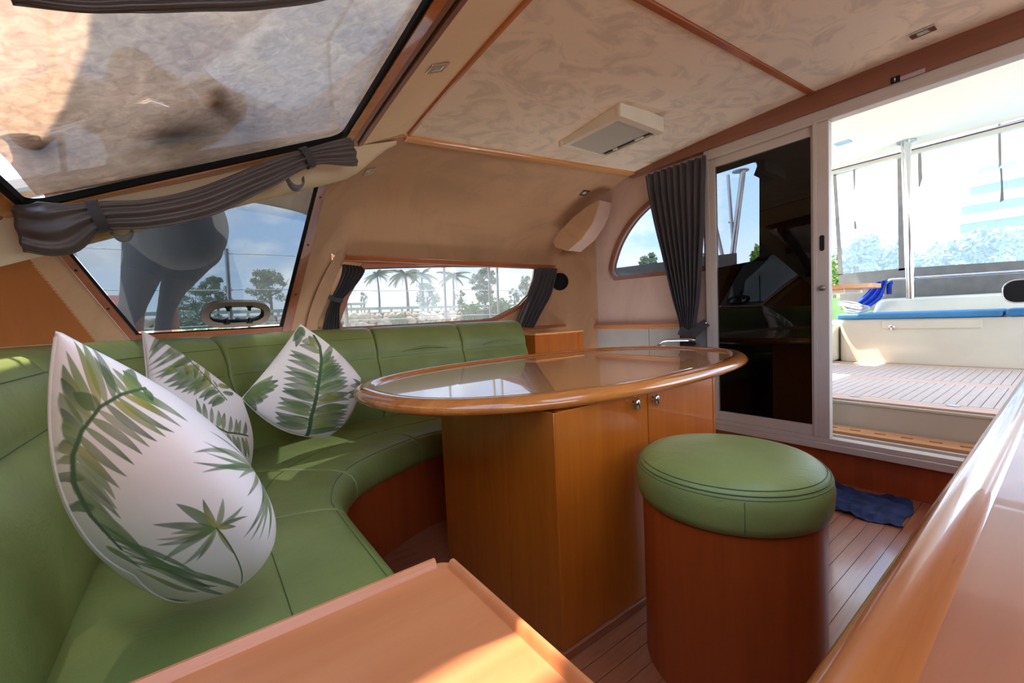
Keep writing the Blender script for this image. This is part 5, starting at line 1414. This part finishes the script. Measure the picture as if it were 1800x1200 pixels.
# shelter and red roofed house
shp = U(617, 536, 'Y', QY+9)
shl = thing('shelter', shp, 'flat roofed open shelter on the shore near the forward side curtain', 'shelter')
obj('roof', MB().box(shp.x-2.2, shp.x+2.2, QY+8, QY+10, shp.z, shp.z+0.35), 'concrete', shl)
for dx in (-1.8, 0, 1.8): obj('post', MB().box(shp.x+dx-0.1, shp.x+dx+0.1, QY+8.9, QY+9.1, GZ_, shp.z), 'concrete', shl)
hp_ = U(190, 538, 'Y', QY+30)
hs = thing('house', hp_, 'red roofed house far behind the person', 'house')
obj('walls', MB().box(hp_.x-6, hp_.x+3, QY+28, QY+36, GZ_, hp_.z), 'wall_cream', hs)
obj('roof', MB().grid([[(hp_.x+a, QY+27.5, hp_.z), (hp_.x+a*0.8, QY+32, hp_.z+2.0), (hp_.x+a*0.9, QY+36.5, hp_.z)] for a in (-6.5, 3.6)], closed=True, cap=True), 'roof_red', hs)
pl_ = U(640, 560, 'Y', 40)
# ------------------------------------------------------------------ aft shore: trees, tower, hills
def tree_aft(px, pyb, pyt, wpx, x, label, seed, mat='leaf_far', n=2600, blobs=12):
    b0 = U(px, pyb, 'X', x); b0.z = 1.6 if x > AX_-6 else -3.0; t0 = U(px, pyt, 'X', x); H = t0.z-b0.z; W = wpx/FPX*x*0.9
    rn_ = random.Random(seed); root = thing('tree', b0, label, 'tree', 'trees on the shore astern')
    obj('trunk', MB().tube([b0+Vector((0, 0, -1)), b0+Vector((0, 0, H*0.5))], H*0.04, 8), 'bark', root, sm=True)
    cm = MB()
    for k in range(blobs):
        c = (b0.x+rn_.uniform(-1, 1)*W*0.2, b0.y+rn_.uniform(-1, 1)*W*0.36, b0.z+H*rn_.uniform(0.25, 0.85))
        V, F = leafball(c, (W*0.2, W*0.2, H*0.18), n//blobs, H*0.05, seed*31+k); cm.add(V, F)
    me = cm.mesh('crown'); me.materials.append(MATS[mat]); o = bpy.data.objects.new('crown', me); COL.objects.link(o); o.parent = root; o.location = -root.location
AX_ = 60.0
for k, (px, pyt, w, lab) in enumerate(((1505, 412, 60, 'leftmost bluish tree seen through the left vinyl panel'), (1552, 418, 60, 'bluish tree right of the leftmost one behind the left vinyl panel'), (1625, 424, 60, 'low tree just right of the steel post'), (1672, 416, 66, 'tree at the foot of the slope behind the right vinyl panel'), (1722, 398, 66, 'taller tree below the white tower'), (1775, 385, 70, 'tree at the right edge below the white tower'))):
    tree_aft(px, 500, pyt, w*0.9, AX_+(k % 2)*26, lab, 40+k)
tree_aft(1467, 520, 450, 16, 56, 'bright green tree glimpsed beside the door stile', 60, 'leaf_green', 1500, 8)
tree_aft(1326, 470, 432, 22, 57, 'bright green tree in the clear gap of the dark door panel', 61, 'leaf_green', 1500, 8)
tree_aft(1135, 490, 445, 50, 56, 'feathery grey tree low in the arched window', 62, 'leaf_far', 2200, 10)
tree_aft(1245, 490, 440, 30, 57, 'grey tree between curtain and door frame', 63, 'leaf_far', 1500, 8)
struct('shore_astern', MB().box(AX_-6, 400, -260, QY+5, -3, 1.6), 'lawn', 'low green shore astern of the boat', 'ground')
struct('water_astern', MB().box(6.3, AX_-6, -200, 4.4, -3.2, -3.0), 'water', 'harbour water astern of the boat', 'water')
TX = 120.0
t_l = U(1712, 400, 'X', TX).y; zt_ = U(1790, 262, 'X', TX).z
tw_ = thing('tower_block', (TX, t_l-20, 1.6), 'white tower with rows of blue windows seen through the right vinyl panel', 'building')
flr = 3.4; nf = int((zt_-1.6)/flr)
obj('core', MB().box(TX+2, TX+16, t_l-40, t_l-2, 1.6, zt_), 'tower_white', tw_)
slm = MB().box(0, 5, -42, 0, 0, 1.5).mesh('balcony'); fixn(slm); slm.materials.append(MATS['tower_white'])
wnm = MB().box(0, 1.2, -4.6, 0, 0, 1.8).mesh('window'); fixn(wnm); wnm.materials.append(MATS['tower_glass'])
for k in range(nf):
    inset = max(0, (k-nf*0.55))*1.1
    o = bpy.data.objects.new('balcony', slm); COL.objects.link(o); o.parent = tw_; o.location = Vector((TX-1, t_l+4-inset, 1.6+k*flr))-tw_.location
    for j in range(5):
        o = bpy.data.objects.new('window', wnm); COL.objects.link(o); o.parent = tw_; o.location = Vector((TX+1, t_l+2-inset-j*5.4, 1.6+k*flr+1.55))-tw_.location
hr = []
for i in range(60):
    y = lerp(-200, 620, i/59)
    h = 18+26*math.exp(-((y-150)/90)**2)+8*math.sin(y*0.021)+5*math.sin(y*0.07)
    hr.append([(420, y, 1), (450, y, h*0.5), (500, y, h), (600, y, h*0.6), (640, y, 1)])
struct('hills', MB().grid(hr), 'hill_green', 'hazy green hills on the horizon astern', 'hill', sm=True)

# ------------------------------------------------------------------ person bending over the windscreen outside
def capsules(name, parts, mat, parent, vox=0.016):
    """one continuous body surface: tapered limbs fused by a voxel remesh"""
    mb = MB()
    for p0, r0, p1, r1 in parts:
        p0, p1 = Vector(p0), Vector(p1); ax = p1-p0; L = max(ax.length, 1e-4)
        prof = [(r0*math.sin(t), -r0*math.cos(t)) for t in np.linspace(0.05, math.pi/2, 6)]+[(r1*math.cos(t), L+r1*math.sin(t)) for t in np.linspace(0, math.pi/2-0.05, 6)]
        mb.lathe(prof, p0, 14, ax)
    o = obj(name, mb, mat, parent, sm=True)
    r = o.modifiers.new('remesh', 'REMESH'); r.mode = 'VOXEL'; r.voxel_size = vox; r.use_smooth_shade = True
    k = o.modifiers.new('smooth', 'SMOOTH'); k.factor = 0.5; k.iterations = 8
    return o
plain('cloth_grey', lin(112, 103, 100), 0.9, var=0.08, vs=30)
plain('cloth_pale', lin(150, 141, 134), 0.9, var=0.06, vs=30)
plain('skin_tone', lin(206, 152, 128), 0.6, var=0.05)
plain('hair_dark', lin(46, 36, 32), 0.7, var=0.2, vs=60)
pel = UD(318, 418, 2.95)
zdk = 0.72
per = thing('person', (pel.x-0.08, pel.y, zdk), 'person in grey trousers bending over the windscreen outside the corner window', 'person')
kl, kr = UD(236, 530, 2.92), UD(297, 530, 3.02)
al, ar = Vector((kl.x-0.06, kl.y+0.06, zdk+0.07)), Vector((kr.x-0.01, kr.y+0.12, zdk+0.07))
chest = Vector((-0.12, 2.42, 1.93)); neck = Vector((-0.12, 2.08, 2.02)); head = UD(250, 178, 1.98)
J = {'pelvis': (pel, 0.12), 'hipl': (UD(264, 432, 2.90), 0.085), 'hipr': (UD(338, 442, 2.98), 0.09), 'kneel': (kl, 0.048), 'kneer': (kr, 0.042), 'ankl': (al, 0.04), 'ankr': (ar, 0.04),
     'toel': (al+Vector((-0.06, -0.16, -0.04)), 0.035), 'toer': (ar+Vector((-0.03, -0.17, -0.04)), 0.035),
     'waist': (pel.lerp(chest, 0.45), 0.12), 'chest': (chest, 0.13), 'neckb': (neck, 0.065), 'headb': (neck.lerp(head, 0.62), 0.06), 'head': (head, 0.093), 'crown': (head+(head-neck).normalized()*0.07+Vector((0.0, 0, 0.02)), 0.08),
     'shl': (chest+Vector((-0.20, -0.16, 0.02)), 0.062), 'shr': (chest+Vector((0.20, -0.16, 0.02)), 0.062),
     'ell': (Vector((-0.42, 2.05, 1.78)), 0.045), 'elr': (Vector((0.16, 1.98, 1.93)), 0.045), 'wrl': (Vector((-0.36, 1.82, 1.63)), 0.032), 'wrr': (Vector((0.10, 1.74, 1.83)), 0.032),
     'pml': (Vector((-0.34, 1.74, 1.615)), 0.04), 'pmr': (Vector((0.08, 1.66, 1.81)), 0.04)}
E_ = [('pelvis', 'hipl'), ('pelvis', 'hipr'), ('hipl', 'kneel'), ('hipr', 'kneer'), ('kneel', 'ankl'), ('kneer', 'ankr'), ('ankl', 'toel'), ('ankr', 'toer'), ('pelvis', 'waist'), ('waist', 'chest'), ('chest', 'neckb'), ('neckb', 'headb'), ('headb', 'head'), ('head', 'crown'),
      ('chest', 'shl'), ('chest', 'shr'), ('shl', 'ell'), ('shr', 'elr'), ('ell', 'wrl'), ('elr', 'wrr'), ('wrl', 'pml'), ('wrr', 'pmr')]
for sd_, pmk, dx_ in (('l', 'pml', -1), ('r', 'pmr', 1)):
    pc0 = J[pmk][0]
    for f_, (fx_, ln) in enumerate(((-0.028, 0.07), (-0.010, 0.082), (0.010, 0.078), (0.027, 0.06))):
        a = pc0+Vector((fx_, -0.02, 0.0)); J[f'f{sd_}{f_}a'] = (a+Vector((0, -ln*0.5, 0.002)), 0.009); J[f'f{sd_}{f_}b'] = (a+Vector((fx_*0.2, -ln, -0.012)), 0.008)
        E_ += [(pmk, f'f{sd_}{f_}a'), (f'f{sd_}{f_}a', f'f{sd_}{f_}b')]
    J[f't{sd_}a'] = (pc0+Vector((-dx_*0.045, -0.005, 0)), 0.010); J[f't{sd_}b'] = (pc0+Vector((-dx_*0.062, -0.04, -0.006)), 0.008)
    E_ += [(pmk, f't{sd_}a'), (f't{sd_}a', f't{sd_}b')]
capsules('body', [(J[a][0], J[a][1], J[b][0], J[b][1]) for a, b in E_], 'skin_tone', per, 0.009)
w0 = UD(312, 398, 2.88); P0 = UD(318, 420, 2.92)
capsules('trousers', [(P0, 0.165, UD(340, 432, 2.96), 0.14), (P0, 0.16, w0, 0.165), (UD(264, 428, 2.90), 0.112, UD(244, 500, 2.90), 0.074), (UD(338, 442, 2.98), 0.125, UD(304, 508, 3.0), 0.060),
    (UD(244, 500, 2.90), 0.074, UD(234, 535, 2.92), 0.058), (UD(304, 508, 3.0), 0.060, UD(295, 535, 3.02), 0.046), (UD(234, 535, 2.92), 0.058, UD(219, 590, 2.95), 0.055), (UD(295, 535, 3.02), 0.046, UD(288, 590, 3.06), 0.048), (UD(219, 590, 2.95), 0.055, al, 0.055), (UD(288, 590, 3.06), 0.048, ar, 0.05)], 'cloth_grey', per, 0.012)
capsules('shirt', [(w0, 0.23, w0.lerp(chest, 0.5), 0.21), (w0.lerp(chest, 0.5), 0.165, chest, 0.165), (chest, 0.165, neck, 0.075), (chest, 0.14, J['shl'][0], 0.085), (chest, 0.14, J['shr'][0], 0.085), (J['shl'][0], 0.085, J['ell'][0], 0.06), (J['shr'][0], 0.085, J['elr'][0], 0.06)], 'cloth_pale', per)
hd = (head-neck).normalized()
hb_ = MB()
hc0 = head+hd*0.045+Vector((0.03, 0.03, 0.035))
hb_.lathe([(0.001, 0.112), (0.05, 0.10), (0.088, 0.06), (0.104, 0.0), (0.098, -0.05), (0.08, -0.075)], hc0, 20, hd*0.5+Vector((0.5, 0.2, 0.6)))
obj('hair', hb_, 'hair_dark', per, sm=True)
fdir = Vector((-0.75, -0.5, -0.45)).normalized(); side = fdir.cross(hd).normalized(); upf = side.cross(fdir)
fc = head+hd*0.03
obj('nose', MB().lathe([(0.018, 0), (0.014, 0.012), (0.006, 0.022)], fc+fdir*0.088, 10, fdir-upf*0.3), 'skin_tone', per, sm=True)
for s_i in (-1, 1):
    obj('eye', MB().lathe([(0.012, 0), (0.010, 0.006), (0.002, 0.009)], fc+fdir*0.082+side*0.033*s_i+upf*0.022, 12, fdir), 'hair_dark', per, sm=True)
    obj('ear', MB().lathe([(0.026, -0.006), (0.028, 0.004), (0.018, 0.012), (0.004, 0.010)], fc+side*0.094*s_i, 12, side*s_i+fdir*0.2), 'skin_tone', per, sm=True)
obj('mouth', MB().obox(fc+fdir*0.086-upf*0.035, side*0.022, upf*0.004, fdir*0.006), 'roof_red', per, bev=0.002)

# ------------------------------------------------------------------ added awning, unseen, shaped to throw shade on the windscreen sheet
AZ = 3.15
ed = [(-0.20, 1.50), (-0.242, 1.755), (-0.284, 1.94), (-0.372, 2.21), (-0.47, 2.42), (-0.56, 2.60), (-0.58, 2.72), (1.0, 2.74), (1.0, 1.50)]
aw = thing('added_awning', (0.3, 2.0, AZ), 'added cloth awning above the cabin roof, unseen, to shade the windscreen', 'awning')
obj('canopy', MB().plate(ed, [], (0, 0, AZ), (1, 0, 0), (0, 1, 0), (0, 0, 0.004)), 'canvas_grey', aw)
obj('canopy', MB().plate([(-0.56, 0.58), (-0.56, 1.42), (0.52, 1.42), (0.52, 0.58)], [], (0, 0, AZ), (1, 0, 0), (0, 1, 0), (0, 0, 0.004)), 'canvas_grey', aw)  # added panel keeps sun off the counter, the gap lights a strip
for a, b in (((-0.30, 1.75), (-1.2, 1.55)), ((-0.53, 2.45), (-1.3, 2.25))):
    obj('guy_rope', MB().tube([(a[0], a[1], AZ), (b[0], b[1], AZ-0.25)], 0.012, 6), 'rope_white', aw)
for x in (-0.56, 0.95):
    obj('pole', MB().tube([(x, 3.5, 0.72), (x, 3.5, AZ+0.1), (x, 2.74, AZ+0.0)], 0.016, 8), 'brushed_steel', aw, sm='auto')
